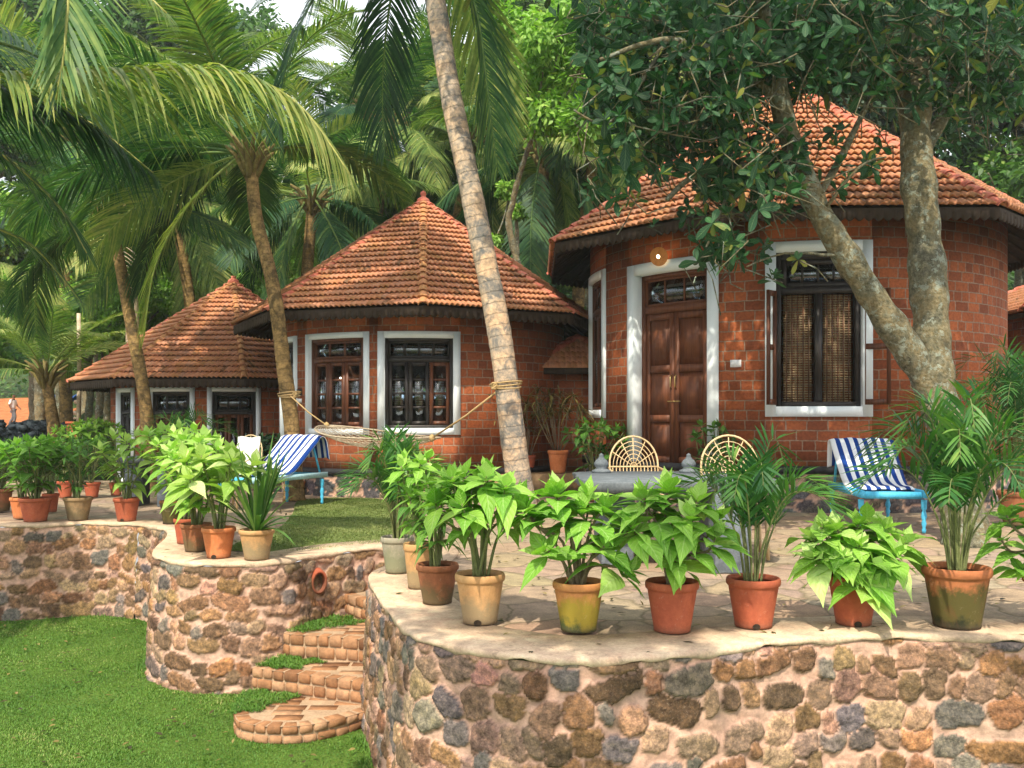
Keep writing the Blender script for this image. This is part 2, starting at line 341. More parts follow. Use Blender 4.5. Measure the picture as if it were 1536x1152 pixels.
M['brass']=simple('brass',(.45,.32,.12),(.6,.45,.18),9,.35); M['brass'].node_tree.nodes['Principled BSDF'].inputs['Metallic'].default_value=.8
M['granite']=simple('granite',(.07,.085,.105),(.14,.165,.19),16,.8,.6,.01,.3,(.23,.26,.29))
M['granitetop']=simple('granite_top',(.075,.09,.10),(.13,.15,.165),10,.75,.3,.006,.3,(.20,.22,.235))
M['rattan']=simple('rattan',(.48,.33,.16),(.68,.52,.30),25,.5,.2,.002,.4)
M['towel']=towelmat()
M['blue']=simple('blue_paint',(.05,.38,.62),(.10,.52,.78),6,.5); M['lblue']=simple('pale_blue_paint',(.32,.58,.68),(.50,.74,.80),6,.55)
M['rope']=simple('rope',(.34,.22,.09),(.52,.37,.18),60,.9,.8,.004); M['net']=simple('net_cord',(.32,.25,.17),(.48,.40,.29),60,.9)
M['soil']=simple('pot_soil',(.02,.015,.01),(.06,.04,.025),30,.95,.9,.02)
M['bark']=barkmat(); M['stem']=simple('green_stem',(.10,.12,.04),(.22,.24,.09),20,.6); M['brownstem']=simple('woody_stem',(.14,.10,.06),(.27,.21,.13),20,.8)
M['ptrunk']=palmtrunk('palm_trunk_pale',(.13,.15,.16),(.36,.33,.28),(.62,.42,.26),8.0)
M['ptrunk2']=palmtrunk('palm_trunk_brown',(.075,.055,.03),(.19,.125,.055),(.36,.23,.09),10.0)
M['fibre']=simple('palm_fibre',(.10,.075,.025),(.26,.21,.07),14,.9,.9,.03); M['nut']=simple('coconut',(.10,.14,.03),(.30,.24,.06),6,.5)
M['frond']=leafmat('palm_frond',[(0,(.008,.034,.018)),(.35,(.020,.075,.032)),(.6,(.065,.15,.045)),(.85,(.23,.31,.08)),(1,(.42,.42,.14))],.34,.5,spec=.25)
M['lime']=leafmat('lime_leaf',[(0,(.085,.22,.03)),(.4,(.19,.41,.05)),(.7,(.33,.56,.09)),(1,(.56,.72,.27))],.36,.5,.6,.25)
M['pale']=leafmat('pale_leaf',[(0,(.10,.22,.03)),(.4,(.26,.44,.07)),(.7,(.45,.60,.16)),(1,(.66,.74,.36))],.34,.45,.6)
M['mid']=leafmat('mid_leaf',[(0,(.02,.075,.012)),(.5,(.055,.17,.02)),(1,(.17,.34,.05))],.32,.42,.4)
M['areca']=leafmat('areca_leaf',[(0,(.010,.055,.018)),(.5,(.035,.13,.03)),(.8,(.10,.24,.04)),(1,(.24,.36,.07))],.32,.4)
M['strap']=leafmat('strap_leaf',[(0,(.02,.07,.015)),(.5,(.06,.16,.03)),(1,(.20,.32,.07))],.28,.35)
M['bronze']=leafmat('bronze_leaf',[(0,(.03,.03,.015)),(.5,(.10,.085,.025)),(1,(.30,.24,.08))],.25,.45)
M['cashew']=leafmat('cashew_leaf',[(0,(.005,.024,.010)),(.5,(.016,.068,.027)),(.88,(.045,.15,.05)),(1,(.26,.26,.05))],.25,.5,.3,.3,(.7,1.3,.6))
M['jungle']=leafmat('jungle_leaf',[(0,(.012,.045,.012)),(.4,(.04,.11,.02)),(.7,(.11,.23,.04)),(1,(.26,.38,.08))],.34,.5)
M['jungledark']=leafmat('dark_jungle_leaf',[(0,(.005,.018,.008)),(.5,(.012,.045,.015)),(1,(.035,.10,.025))],.25,.5)  # shade of the right-hand forest put into the leaf colour; dark shrub too
M['junglelight']=leafmat('light_jungle_leaf',[(0,(.07,.17,.02)),(.5,(.22,.42,.06)),(1,(.50,.62,.15))],.38,.5)  # sunlit brightness put into the colour; yellow-green trees and bush use it too
M['grassb']=leafmat('grass_blade',[(0,(.045,.12,.014)),(.45,(.085,.20,.024)),(.78,(.15,.27,.04)),(1,(.40,.38,.15))],.25,.6)
M['grassd']=leafmat('dry_grass_blade',[(0,(.09,.14,.03)),(.5,(.17,.23,.06)),(1,(.36,.36,.15))],.25,.6)
M['rock']=simple('dark_rock',(.015,.025,.035),(.07,.09,.11),3,.8,.9,.05)
M['log']=simple('cut_logs',(.30,.22,.14),(.62,.52,.38),6,.9); M['tarp']=simple('blue_tarp',(.01,.09,.42),(.02,.18,.62),4,.5)
M['skin']=simple('skin',(.14,.065,.035),(.20,.10,.06),9,.6); M['shirt']=simple('white_shirt',(.75,.76,.78),(.84,.84,.84),9,.9); M['trouser']=simple('grey_trousers',(.10,.11,.13),(.17,.18,.2),9,.9); M['hair']=simple('hair',(.01,.008,.007),(.02,.015,.012),9,.6)
M['plate']=simple('white_plastic',(.75,.77,.78),(.82,.83,.84),5,.4); M['black']=simple('black_paint',(.012,.013,.015),(.03,.03,.035),5,.6)
M['terra']=terracotta('terracotta',(.31,.070,.035),(.42,.115,.055)); M['terra2']=terracotta('orange_terracotta',(.50,.15,.05),(.60,.22,.09))
M['terradark']=terracotta('old_terracotta',(.20,.075,.035),(.34,.13,.06),(.16,.11,.05),.2)
M['terratan']=terracotta('tan_terracotta',(.42,.22,.09),(.56,.33,.15),(.36,.26,.14),.25)
M['terrayel']=terracotta('yellow_moss_terracotta',(.42,.16,.06),(.50,.24,.08),(.36,.27,.035),.36,(.06,.085,.025))
M['terramoss']=terracotta('mossy_terracotta',(.34,.11,.045),(.42,.15,.06),(.11,.09,.025),.50,(.02,.025,.01))
M['terragrey']=terracotta('grey_terracotta',(.26,.23,.17),(.36,.33,.25),(.26,.26,.16),.3)
M['terrabrown']=terracotta('brown_terracotta',(.24,.15,.08),(.34,.22,.11),(.20,.15,.08),.25)
M['bulb']=emis('bulb',(1,.72,.38),14.0); M['shade']=simple('lit_rattan',(.30,.13,.04),(.52,.27,.09),20,.5); b_=M['shade'].node_tree.nodes['Principled BSDF']; b_.inputs['Emission Color'].default_value=(1,.33,.06,1); b_.inputs['Emission Strength'].default_value=.07
SHN=24; EXPO=0.68; SUNE=3.7; HAZE=0.0008
# ------------------------------------------------------------------ rubble walls
PAL_WARM=np.array([(.34,.185,.09),(.44,.27,.15),(.27,.15,.075),(.50,.33,.22),(.19,.13,.075),(.15,.165,.18),(.46,.29,.21),(.34,.25,.17),(.40,.20,.09),(.13,.08,.05),(.28,.20,.155),(.20,.205,.205)])
PAL_GREY=np.array([(.10,.125,.15),(.14,.17,.19),(.08,.10,.13),(.18,.19,.19),(.22,.17,.12),(.12,.13,.15)])
def rubble(mb,path,z0,z1,res,cw,ch,seed,depth=.035,pal=PAL_WARM,taper=0.0,closed=False,cap=.60):
    r=np.random.default_rng(seed); pts,s=resample(path,res); n=len(pts)
    T=np.gradient(pts,axis=0); T/=np.linalg.norm(T,axis=1)[:,None]+1e-9; N=np.stack([T[:,1],-T[:,0]],1)
    nz=max(2,int((z1-z0)/res)+1); zz=np.linspace(z0,z1,nz); L=s[-1]
    S,Z=np.meshgrid(s,zz); q=np.stack([S.ravel(),Z.ravel()],1)
    wq=q.copy(); 
    for a,fx,fy,ph in ((.012,19,15,0),(.005,47,37,2.),(.003,97,113,4.),(.0018,190,160,1.)):
        wq[:,0]+=a*np.sin(q[:,1]*fx+q[:,0]*fy*.5+ph)*cw/.2; wq[:,1]+=a*np.sin(q[:,0]*fy+q[:,1]*fx*.3+ph*1.7)*cw/.2
    cs=[];row=0;y=z0-ch*.5
    while y<z1+ch:
        h=ch*r.uniform(.7,1.25); x=-cw+r.uniform(0,cw)
        while x<L+cw:
            w=cw*r.choice([.55,.8,1.,1.25,1.7],p=[.2,.25,.25,.2,.1]); cs.append((x+w/2,y+h/2+r.uniform(-.3,.3)*ch,w*r.uniform(.42,.52),h*r.uniform(.42,.54))); x+=w
        y+=h
    cs=np.array(cs); k=len(cs); cid=np.zeros(len(q),int); f1=np.zeros(len(q)); f2=np.zeros(len(q))
    rot=r.uniform(-.35,.35,k)
    for a in range(0,len(q),6000):
        b=slice(a,a+6000); dx=wq[b,0:1]-cs[None,:,0]; dy=wq[b,1:2]-cs[None,:,1]
        ex=(dx*np.cos(rot)+dy*np.sin(rot))/cs[:,2]; ey=(-dx*np.sin(rot)+dy*np.cos(rot))/cs[:,3]
        d=(np.abs(ex)**2.6+np.abs(ey)**2.6)**(1/2.6)
        ix=np.argpartition(d,1,axis=1)[:,:2]; dd=np.take_along_axis(d,ix,1); o=np.argsort(dd,1); ix=np.take_along_axis(ix,o,1); dd=np.take_along_axis(dd,o,1)
        cid[b]=ix[:,0]; f1[b]=dd[:,0]; f2[b]=dd[:,1]
    thr=r.uniform(.96,1.22,k)[cid]
    f=np.minimum((f2-f1)*.9-.04,(thr-f1)); m=np.clip(f/.05,0,1); m=m*m*(3-2*m)
    hgt=np.clip(f/.22,0,1)**.4*depth*.68*r.uniform(.45,1.15,k)[cid]*m
    tiltx=r.uniform(-.06,.06,k)[cid]; hgt=hgt*(1+tiltx*8*(wq[:,0]-cs[cid,0])/.2)
    hgt+=.006*np.sin(q[:,0]*31+q[:,1]*19)*np.sin(q[:,1]*43-q[:,0]*11)+r.normal(0,.0012,len(q))*m
    edge=np.clip((z1-q[:,1])/.03,0,1); hgt*=edge
    ii=np.tile(np.arange(n),nz); off=hgt+taper*(z1-q[:,1])
    X=pts[ii]+N[ii]*off[:,None]; V=np.column_stack([X,q[:,1]])
    c=pal[r.integers(0,len(pal),k)]; c=(c*.68+np.array([.33,.215,.135])*.32*(1 if pal is PAL_WARM else .35))*r.uniform(.5,1.0,(k,1)); c=c*(1+r.normal(0,.05,(k,3)))
    col=np.column_stack([np.clip(c[cid],0,1),m])
    i=np.arange(nz-1)[:,None]; j=np.arange(n-1)[None,:]
    Fq=np.stack([i*n+j,i*n+j+1,(i+1)*n+j+1,(i+1)*n+j],2).reshape(-1,4)
    mb.add(V,Fq,co=col); return mb
def offset_path(pts,d):
    T=np.gradient(pts,axis=0); T/=np.linalg.norm(T,axis=1)[:,None]+1e-9; return pts+np.stack([T[:,1],-T[:,0]],1)*d
def strip(mb,path,w_out,w_in,ztop,zbot,res=.05,jit=.012,seed=1):
    r=np.random.default_rng(seed); pts,s=resample(path,res); n=len(pts)
    o=offset_path(pts,w_out); 
    o+= (jit*(np.sin(s*7)+.6*np.sin(s*17+1)))[:,None]*0.5*np.ones((1,2))*0
    inn=offset_path(pts,-w_in)
    for _ in range(12): inn[1:-1]=(inn[:-2]+inn[2:]+inn[1:-1]*2)/4
    zb=zbot+jit*(np.sin(s*9)+np.sin(s*23+2)*.7+np.sin(s*41)*.4)
    k=o-offset_path(pts,w_out-.012)
    V=np.concatenate([np.column_stack([o-k*1.6,zb]),np.column_stack([o,zb+.006]),np.column_stack([o,np.full(n,ztop-.012)]),np.column_stack([o-k,np.full(n,ztop)]),np.column_stack([inn,np.full(n,ztop)]),np.column_stack([inn,np.full(n,ztop-.04)])])
    j=np.arange(n-1); Fs=[]
    for a in range(5): Fs.append(np.stack([a*n+j,a*n+j+1,(a+1)*n+j+1,(a+1)*n+j],1))
    mb.add(V,np.concatenate(Fs)); return mb
left_ctrl=[(-14,11.2),(-9.5,10.6),(-7.4,10.3),(-5.62,10.24),(-4.72,10.5),(-4.12,10.32),(-3.66,9.86),(-3.42,9.25),(-3.26,8.57),(-3.10,8.08),(-2.90,7.82),(-2.66,7.64),(-2.41,7.57),(-2.14,7.60),(-1.85,7.74),(-1.72,8.0),(-1.52,8.28),(-1.20,8.57),(-.95,8.62)]
right_ctrl=[(-.95,8.62),(-.93,8.1),(-1.0,7.5),(-1.07,7.12),(-1.02,6.75),(-.88,6.2),(-.73,5.68),(-.54,5.12),(-.31,4.88),(-.06,4.71),(.19,4.61),(.47,4.61),(.77,4.67),(1.08,4.8),(1.40,4.96),(1.77,5.07),(2.26,5.10),(2.76,5.03),(3.3,4.9),(4.2,4.7),(5.6,4.6),(8,4.8)]
LP=catmull(left_ctrl,14); RP=catmull(right_ctrl,14)
ZL=-1.03
def wallthing(label,path,segs,seed):
    t=thing('retaining_wall',label,'wall',(float(path[len(path)//2][0]),float(path[len(path)//2][1]),ZL),'rubble retaining walls')
    mb=MB()
    for a,b,res,cw,ch,sd in segs: rubble(mb,path[a:b+1],ZL-.06,-.016,res,cw,ch,sd,taper=.05)
    mb.build('stone_face',M['stone'],t,True,color=True)
    c=MB(); strip(c,path,.012,.46,.014,-.026,seed=seed,jit=.009); c.build('coping',M['cement'],t)
    return t
n14=14
wallthing('pinkish rubble stone wall on the left that swells into a rounded bastion',LP,[(0,n14*2,.05,.26,.17,5),(n14*2,5*n14+0,.020,.21,.155,3),(5*n14,len(LP)-1,.0155,.185,.135,4)],1)
wallthing('tall curved rubble stone wall under the long row of pots on the right',RP,[(0,17*n14,.0118,.175,.128,9),(17*n14,19*n14,.016,.18,.13,11),(19*n14,len(RP)-1,.035,.2,.14,12)],2)
def poly(name,pts,z,mat,k='structure'):
    v=[Vector((float(a),float(b),0)) for a,b in pts]; tr=tessellate_polygon([v]); me=bpy.data.meshes.new(name)
    fs=[]
    for f in tr:
        a,b,c=[v[i] for i in f]; fs.append(f if (b-a).cross(c-a).z>0 else (f[0],f[2],f[1]))
    me.from_pydata([(p.x,p.y,z) for p in v],[],fs); me.materials.append(mat); o=bpy.data.objects.new(name,me); COL.objects.link(o); o['kind']=k; return o
allp=[tuple(p) for p in resample(LP,.12)[0]]+[tuple(p) for p in resample(RP,.12)[0]][1:]
poly('patio_ground',allp+[(14,5.2),(16,18),(-16,18)],0.0,M['paving'])
# lawn: gently uneven sheet
def sheet(name,x0,x1,y0,y1,nx,ny,fz,mat):
    xs=np.linspace(x0,x1,nx); ys=np.linspace(y0,y1,ny); X,Y=np.meshgrid(xs,ys); Z=fz(X,Y)
    mb=MB(); i=np.arange(ny-1)[:,None]; j=np.arange(nx-1)[None,:]
    mb.add(np.stack([X,Y,Z],2).reshape(-1,3),np.stack([i*nx+j,i*nx+j+1,(i+1)*nx+j+1,(i+1)*nx+j],2).reshape(-1,4))
    o=mb.build(name,mat,smooth=True); o['kind']='structure'; return o
sheet('lower_lawn',-30,30,-14,12.5,60,60,lambda X,Y:ZL+.012*np.sin(X*1.3)*np.cos(Y*1.1),M['lawn'])
def smooth(a,b,x): t=np.clip((x-a)/(b-a),0,1); return t*t*(3-2*t)
def hillz(X,Y):
    X=np.asarray(X,float);Y=np.asarray(Y,float)
    zl=np.interp(Y,[17,22,26,28,50,57,75,90,120],[-.02,.2,.40,.46,.64,2.2,4.5,9,15]); zm=np.interp(Y,[17,23,30,45,70,90,120],[-.02,.05,2.4,8,17,22,25])
    w=smooth(-.47,-.37,X/Y); return zl*(1-w)+zm*w+.15*np.sin(X*.7)*np.sin(Y*.5)*smooth(20,26,Y)
sheet('hillside',-110,110,16.9,120,150,90,hillz,M['hill'])
def pathz(X,Y): return hillz(X,Y)+.05
mb=MB()
sheet('earth_path',-34,-12.6,26.5,57.5,30,40,pathz,M['earth'])
# ------------------------------------------------------------------ steps
st=thing('brick_steps','curved flight of worn brick steps climbing between the two stone walls','steps',(-1.5,7.2,ZL))
def brickstep(front,back,ztop,h,seed,bw=.125):
    """tread of mortar + row of rounded bricks on the nose"""
    fr=catmull(front,10); pts,s=resample(fr,.02); r=np.random.default_rng(seed)
    mb=MB(); tri=[tuple(p) for p in pts]+[tuple(b) for b in back]
    v=[Vector((a,b,0)) for a,b in tri]; fs=tessellate_polygon([v]); mb.add([(a,b,ztop-.008) for a,b in tri],[tuple(f) for f in fs])
    n=len(pts); lo=np.column_stack([offset_path(pts,-.012),np.full(n,ztop-h-.08)]); hi=np.column_stack([offset_path(pts,-.012),np.full(n,ztop-.008)]); j=np.arange(n-1)
    mb.add(np.concatenate([lo,hi]),np.stack([j,j+1,n+j+1,n+j],1))
    o=mb.build('step',M['mortar'],st); 
    bb=MB(); L=s[-1]; x=0
    rows=max(1,int(round(h/.09))); rh=h/rows
    T=np.gradient(pts,axis=0); T/=np.linalg.norm(T,axis=1)[:,None]; N=np.stack([T[:,1],-T[:,0]],1)
    for row in range(rows+0):
        x=-.05*row
        while x<L-.03:
            w=bw*r.uniform(.72,1.2); a=max(0,x+.006); b=min(L,x+w-.006); x+=w
            if b-a<.03: continue
            dpt=.10 if row==0 else .05; z1=ztop-row*rh-.004+r.uniform(-.004,.004); z0=z1-rh+.012
            bev=.012; sec=[(-dpt,z1),(-bev,z1),(0,z1-bev),(0,z0+bev),(-bev,z0)]
            ss=np.array([a,a+bev*.6,b-bev*.6,b]); shr=[.008,0,0,.008]; V=[]
            for sv,sh in zip(ss,shr):
                cx=np.interp(sv,s,pts[:,0]);cy=np.interp(sv,s,pts[:,1]);nx=np.interp(sv,s,N[:,0]);ny=np.interp(sv,s,N[:,1])
                for w_,z_ in sec:
                    ww=w_+.006-(sh if w_>-.05 else 0); V.append((cx+nx*ww,cy+ny*ww,z_-(sh if z_>(z0+z1)/2 else -sh)))
            q=len(sec); Fs=[]
            for i in range(3):
                for k2 in range(q-1): Fs.append((i*q+k2,(i+1)*q+k2,(i+1)*q+k2+1,i*q+k2+1))
            Fs.append(tuple(range(q))); Fs.append(tuple(range(3*q,4*q))[::-1])
            bb.add(V,Fs,ti=r.random())
    # tread bricks, half sunk in mortar
    bbx=[p[0] for p in tri]; bby=[p[1] for p in tri]
    from mathutils import geometry as gm
    def inside(x,y):
        c=False; n2=len(tri)
        for i in range(n2):
            x1,y1=tri[i];x2,y2=tri[(i+1)%n2]
            if (y1>y)!=(y2>y) and x<(x2-x1)*(y-y1)/(y2-y1)+x1: c=not c
        return c
    for yy in np.arange(min(bby)+.14,max(bby),.115):
        xo=r.uniform(0,.1)
        for xx in np.arange(min(bbx)+xo,max(bbx),.23):
            if inside(xx,yy) and inside(xx+.2,yy+.09) and inside(xx,yy-.08) and inside(xx+.2,yy-.08) and r.random()<.8:
                box(bb,(xx,yy,ztop-.03),(xx+.19+r.uniform(0,.02),yy+.103,ztop-.005+r.uniform(-.0025,.002)),ti=r.random())
    ob=bb.build('brick_edging',M['stepbrick'],o); return o
def stepbrick():
    m,nt=newmat('step_brick'); s=NT(nt); v=s.obj(); t=s.attr('tint').outputs['Fac']; n=s.noise(12,6,v,.7); n2=s.noise(70,5,v,.7)
    c=s.ramp(t,[(0,(.17,.085,.045)),(.5,(.31,.165,.085)),(1,(.42,.27,.17))]); c=s.mix(.5,c,s.ramp(n.outputs[0],[(.35,(.2,.16,.12)),(.65,(.8,.7,.6))]),'OVERLAY')
    s.out(s.bsdf(c,.9,s.bump(s.math('ADD',n.outputs[0],s.math('MULTIPLY',n2.outputs[0],.5)),.6,.012),.2)); return m
M['stepbrick']=stepbrick(); M['mortar']=simple('lime_mortar',(.30,.20,.125),(.48,.34,.22),9,.95,.6,.01,.2)
brickstep([(-2.0,6.72),(-1.91,6.5),(-1.75,6.4),(-1.6,6.37),(-1.42,6.4),(-1.22,6.53),(-1.03,6.74)],[(-.95,7.1),(-2.0,7.3)],-.91,.14,1)
brickstep([(-2.02,7.24),(-1.8,7.14),(-1.58,7.05),(-1.3,6.93),(-1.02,6.80)],[(-.95,7.6),(-1.9,7.75)],-.74,.17,2)
brickstep([(-1.86,7.60),(-1.79,7.53),(-1.57,7.48),(-1.3,7.40),(-1.04,7.28)],[(-.9,8.4),(-1.7,8.4)],-.55,.19,3)
brickstep([(-1.6,8.42),(-1.475,8.27),(-1.3,8.05),(-1.12,7.86),(-1.0,7.74)],[(-.85,8.7),(-1.5,8.7)],-.37,.18,4)
brickstep([(-1.25,8.6),(-1.15,8.45),(-1.05,8.28),(-.9,8.2)],[(-.8,8.8),(-1.2,8.8)],-.18,.18,5)
# clay drain pipe mouth in the bastion
c=G(478,872,-.0); cp=P(478,872,8.02); 
dp=thing('drain_pipe','round terracotta drain pipe mouth set in the rounded stone bastion','pipe',cp)
nd=Vector((.45,-.85,-.12)).normalized(); mb=MB()
R_=.085; ring=[]
for a,rr in ((-.16,R_),(.03,R_),(.035,R_-.02),(-.16,R_-.022)): ring.append((a,rr))
up=Vector((0,0,1)); e1=nd.cross(up).normalized(); e2=e1.cross(nd); V=[];n=24
for a,rr in ring:
    for k in range(n): V.append(cp+nd*a+e1*rr*.8*math.cos(k*2*PI/n)+e2*rr*1.25*math.sin(k*2*PI/n))
Fs=[(i*n+k,i*n+(k+1)%n,(i+1)*n+(k+1)%n,(i+1)*n+k) for i in range(3) for k in range(n)]
mb.add([tuple(v) for v in V],Fs); mb.build('pipe_rim',M['terra'],dp,True)
mb=MB(); mb.add([tuple(cp-nd*.10+e1*(R_)*.8*math.cos(k*2*PI/n)+e2*R_*1.25*math.sin(k*2*PI/n)) for k in range(n)],[tuple(range(n))]); mb.build('pipe_back',M['soil'],dp)
# ------------------------------------------------------------------ huts
class Cyl:
    def __init__(s,cx,cy,r,phi): s.cx=cx;s.cy=cy;s.r=r;s.phi=phi
    def p(s,a,w,z):
        ph=s.phi+a/s.r; return (s.cx+(s.r+w)*math.sin(ph), s.cy-(s.r+w)*math.cos(ph), z)
    def box(s,mb,a0,a1,z0,z1,w0,w1,ti=.5,seg=.12,uvoff=0.0):
        n=max(1,int(math.ceil((a1-a0)/seg))); V=[];UV=[]
        for i in range(n+1):
            a=a0+(a1-a0)*i/n
            for w,z in ((w1,z0),(w1,z1),(w0,z1),(w0,z0)): V.append(s.p(a,w,z)); UV.append((a+uvoff+(0 if w==w1 else .13),z,0))
        Fs=[]
        for i in range(n):
            for k in range(4): Fs.append((i*4+k,(i+1)*4+k,(i+1)*4+(k+1)%4,i*4+(k+1)%4))
        Fs.append((0,1,2,3)); Fs.append((n*4+3,n*4+2,n*4+1,n*4))
        mb.add(V,Fs,uv=UV,ti=ti)
def hit(cx,cy,r,px):
    dx=(px-768)/F; dy=1.0; a=dx*dx+dy*dy; b=-2*(cx*dx+cy*dy); c=cx*cx+cy*cy-r*r
    D=b*b-4*a*c
    if D<0: D=0
    t=(-b-math.sqrt(D))/(2*a); x,y=dx*t,t; return math.atan2(x-cx,cy-y),y
def tiled_face(mb,p0,p1,ap,row,per,seed,amp=.018,lift=.05):
    r=np.random.default_rng(seed); p0,p1,ap=[np.array(tuple(v),float) for v in (p0,p1,ap)]
    e=p1-p0; W=np.linalg.norm(e); e/=W; mid=(p0+p1)/2; 
    al=np.dot(ap-p0,e); foot=p0+e*al; s=ap-foot; H=np.linalg.norm(s); s/=H; nn=np.cross(e,s)
    if nn[2]<0: nn=-nn
    nr=int(round(H/row)); row=H/nr; step=per/6
    us=np.arange(0,W+step,step)
    for i in range(nr):
        sa=i*row; sb=min(H,(i+1)*row+.0)
        def rng_(sv): k=sv/H; return al*k, W-(W-al)*k
        la,ra=rng_(sa); lb,rb=rng_(sb)
        u=us[(us>=la-step)&(us<=ra+step)]
        if len(u)<2: continue
        ua=np.clip(u,la,ra); ub=np.clip(u,lb,rb)
        def wav(x): 
            t=(x/per)%1.0; return amp*(np.sin(2*PI*t)+.35*np.sin(4*PI*t+.6))
        sl=.25*per
        A0=foot0(p0,e,s,ua,sa+.05)+nn*(-.006+0*ua[:,None]); A1=foot0(p0,e,s,ua,sa-.012)+nn*((lift-.016+wav(u))[:,None]); A=foot0(p0,e,s,ua,sa-.012)+nn*((lift+wav(u))[:,None]+r.normal(0,.0012)); B=foot0(p0,e,s,ub,sb+.012)+nn*((wav(u)*.6+.002)[:,None])
        n=len(u); tint=np.clip(r.normal(.5,.2,int(W/per)+6),0,1)[(np.floor(u/per)).astype(int)+1]
        tint=np.clip(tint+r.normal(0,.03),0,1)
        j=np.arange(n-1); V=np.concatenate([A0,A1,A,B]); Fq=np.concatenate([np.stack([a*n+j,a*n+j+1,(a+1)*n+j+1,(a+1)*n+j],1) for a in range(3)])
        mb.add(V,Fq,ti=np.concatenate([tint]*4))
def foot0(p0,e,s,u,sv): return p0+e*u[:,None]+s*sv
def hipcaps(mb,a,b,seg,r0,seed,ns=9):
    """overlapping half round caps from eave corner a up to apex b"""
    r=np.random.default_rng(seed); a=Vector(a);b=Vector(b); d=(b-a); L=d.length; d.normalize(); n=int(L/seg)
    side=d.cross(Vector((0,0,1))).normalized(); up=side.cross(d).normalized()
    for i in range(n+1):
        s0=i*L/(n+1)-.02; s1=(i+1)*L/(n+1)+.05; V=[]
        for sv,rr in ((s0,r0*1.12),(s0,r0*.9),(s0+.03,r0*1.12),(s1,r0*.86)):
            lift=.02 if sv<s1 else -.0
            for k in range(ns):
                t=PI*k/(ns-1); V.append(tuple(a+d*sv+side*rr*math.cos(t)+up*(rr*.85*math.sin(t)+(.015 if sv<s1 else -.005)-.02)))
        Fs=[(q*ns+k,q*ns+k+1,(q+1)*ns+k+1,(q+1)*ns+k) for q in (0,1,2) for k in range(ns-1)] 
        mb.add(V,Fs,ti=r.random())
def roof(t,c,R,ze,zap,phi0,row,per,capcols,seed,r0=.085,valance=True,cc=8):
    ap=(c[0],c[1],zap); cor=[(c[0]+R*math.sin(phi0+k*2*PI/cc),c[1]-R*math.cos(phi0+k*2*PI/cc),ze) for k in range(cc)]
    mb=MB()
    for k in range(cc): tiled_face(mb,cor[k],cor[(k+1)%cc],ap,row,per,seed+k)
    ro=mb.build('roof',M['tile'],t)
    for k in range(cc):
        h=MB(); hipcaps(h,cor[k],ap,.2,r0,seed+50+k); h.build('ridge_tiles',M[capcols[k%len(capcols)]],ro,True)
    f=MB(); fs_=.35 if R<3.1 else 1; lathe(f,[(.0,-.05),(.13,-.04),(.10,.03),(.05,.06),(.04,.08),(.055,.11),(.045,.15*fs_),(.0,.18*fs_)],ap,14); f.build('finial',M['ridge'],ro,True)
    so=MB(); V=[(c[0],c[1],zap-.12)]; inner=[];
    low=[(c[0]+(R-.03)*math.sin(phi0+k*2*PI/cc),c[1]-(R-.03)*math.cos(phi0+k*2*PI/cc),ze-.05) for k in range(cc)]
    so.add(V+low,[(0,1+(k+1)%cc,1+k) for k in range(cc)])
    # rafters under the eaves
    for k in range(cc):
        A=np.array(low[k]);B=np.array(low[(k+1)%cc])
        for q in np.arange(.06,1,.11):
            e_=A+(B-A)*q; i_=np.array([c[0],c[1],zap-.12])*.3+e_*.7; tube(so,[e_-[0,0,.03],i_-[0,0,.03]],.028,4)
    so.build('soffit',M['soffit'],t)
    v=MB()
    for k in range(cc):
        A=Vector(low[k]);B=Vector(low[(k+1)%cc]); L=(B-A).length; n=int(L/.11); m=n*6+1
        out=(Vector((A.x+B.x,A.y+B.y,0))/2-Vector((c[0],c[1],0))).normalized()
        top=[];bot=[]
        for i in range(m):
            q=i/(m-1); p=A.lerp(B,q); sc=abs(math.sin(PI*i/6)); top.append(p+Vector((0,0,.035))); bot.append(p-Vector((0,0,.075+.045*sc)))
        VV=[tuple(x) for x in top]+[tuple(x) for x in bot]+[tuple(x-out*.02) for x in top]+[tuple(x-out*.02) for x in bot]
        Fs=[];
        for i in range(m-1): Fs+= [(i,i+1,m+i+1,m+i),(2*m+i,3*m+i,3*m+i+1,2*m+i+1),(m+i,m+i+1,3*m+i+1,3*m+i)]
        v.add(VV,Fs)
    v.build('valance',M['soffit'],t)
    return ro
def hutwall(t,C,zb,zt,ops,th=.22):
    """cylinder wall with real openings; ops: (a0,a1,z0,z1) in arc metres"""
    ops=sorted(ops); full=2*PI*C.r; mb=MB(); a=ops[0][0]-1e-6
    start=ops[0][0]; cur=start
    for o in ops:
        if o[0]>cur+.002: C.box(mb,cur,o[0],zb,zt,-th,0)
        if o[2]>zb: C.box(mb,o[0],o[1],zb,o[2],-th,0)
        if o[3]<zt: C.box(mb,o[0],o[1],o[3],zt,-th,0)
        cur=o[1]
    C.box(mb,cur,start+full,zb,zt,-th,0)
    mb.build('wall',M['brick'],t)
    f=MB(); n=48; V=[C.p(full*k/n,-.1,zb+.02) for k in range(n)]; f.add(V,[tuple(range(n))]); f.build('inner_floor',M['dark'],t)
def surround(parent,C,a0,a1,z0,z1,tk,name,door=False,proud=.03,depth=.2):
    mb=MB(); C.box(mb,a0,a0+tk,z0,z1,-depth,proud); C.box(mb,a1-tk,a1,z0,z1,-depth,proud); C.box(mb,a0+tk,a1-tk,z1-tk,z1,-depth,proud)
    if not door: C.box(mb,a0+tk,a1-tk,z0,z0+tk,-depth,proud)
    return mb.build(name,M['white'],parent)
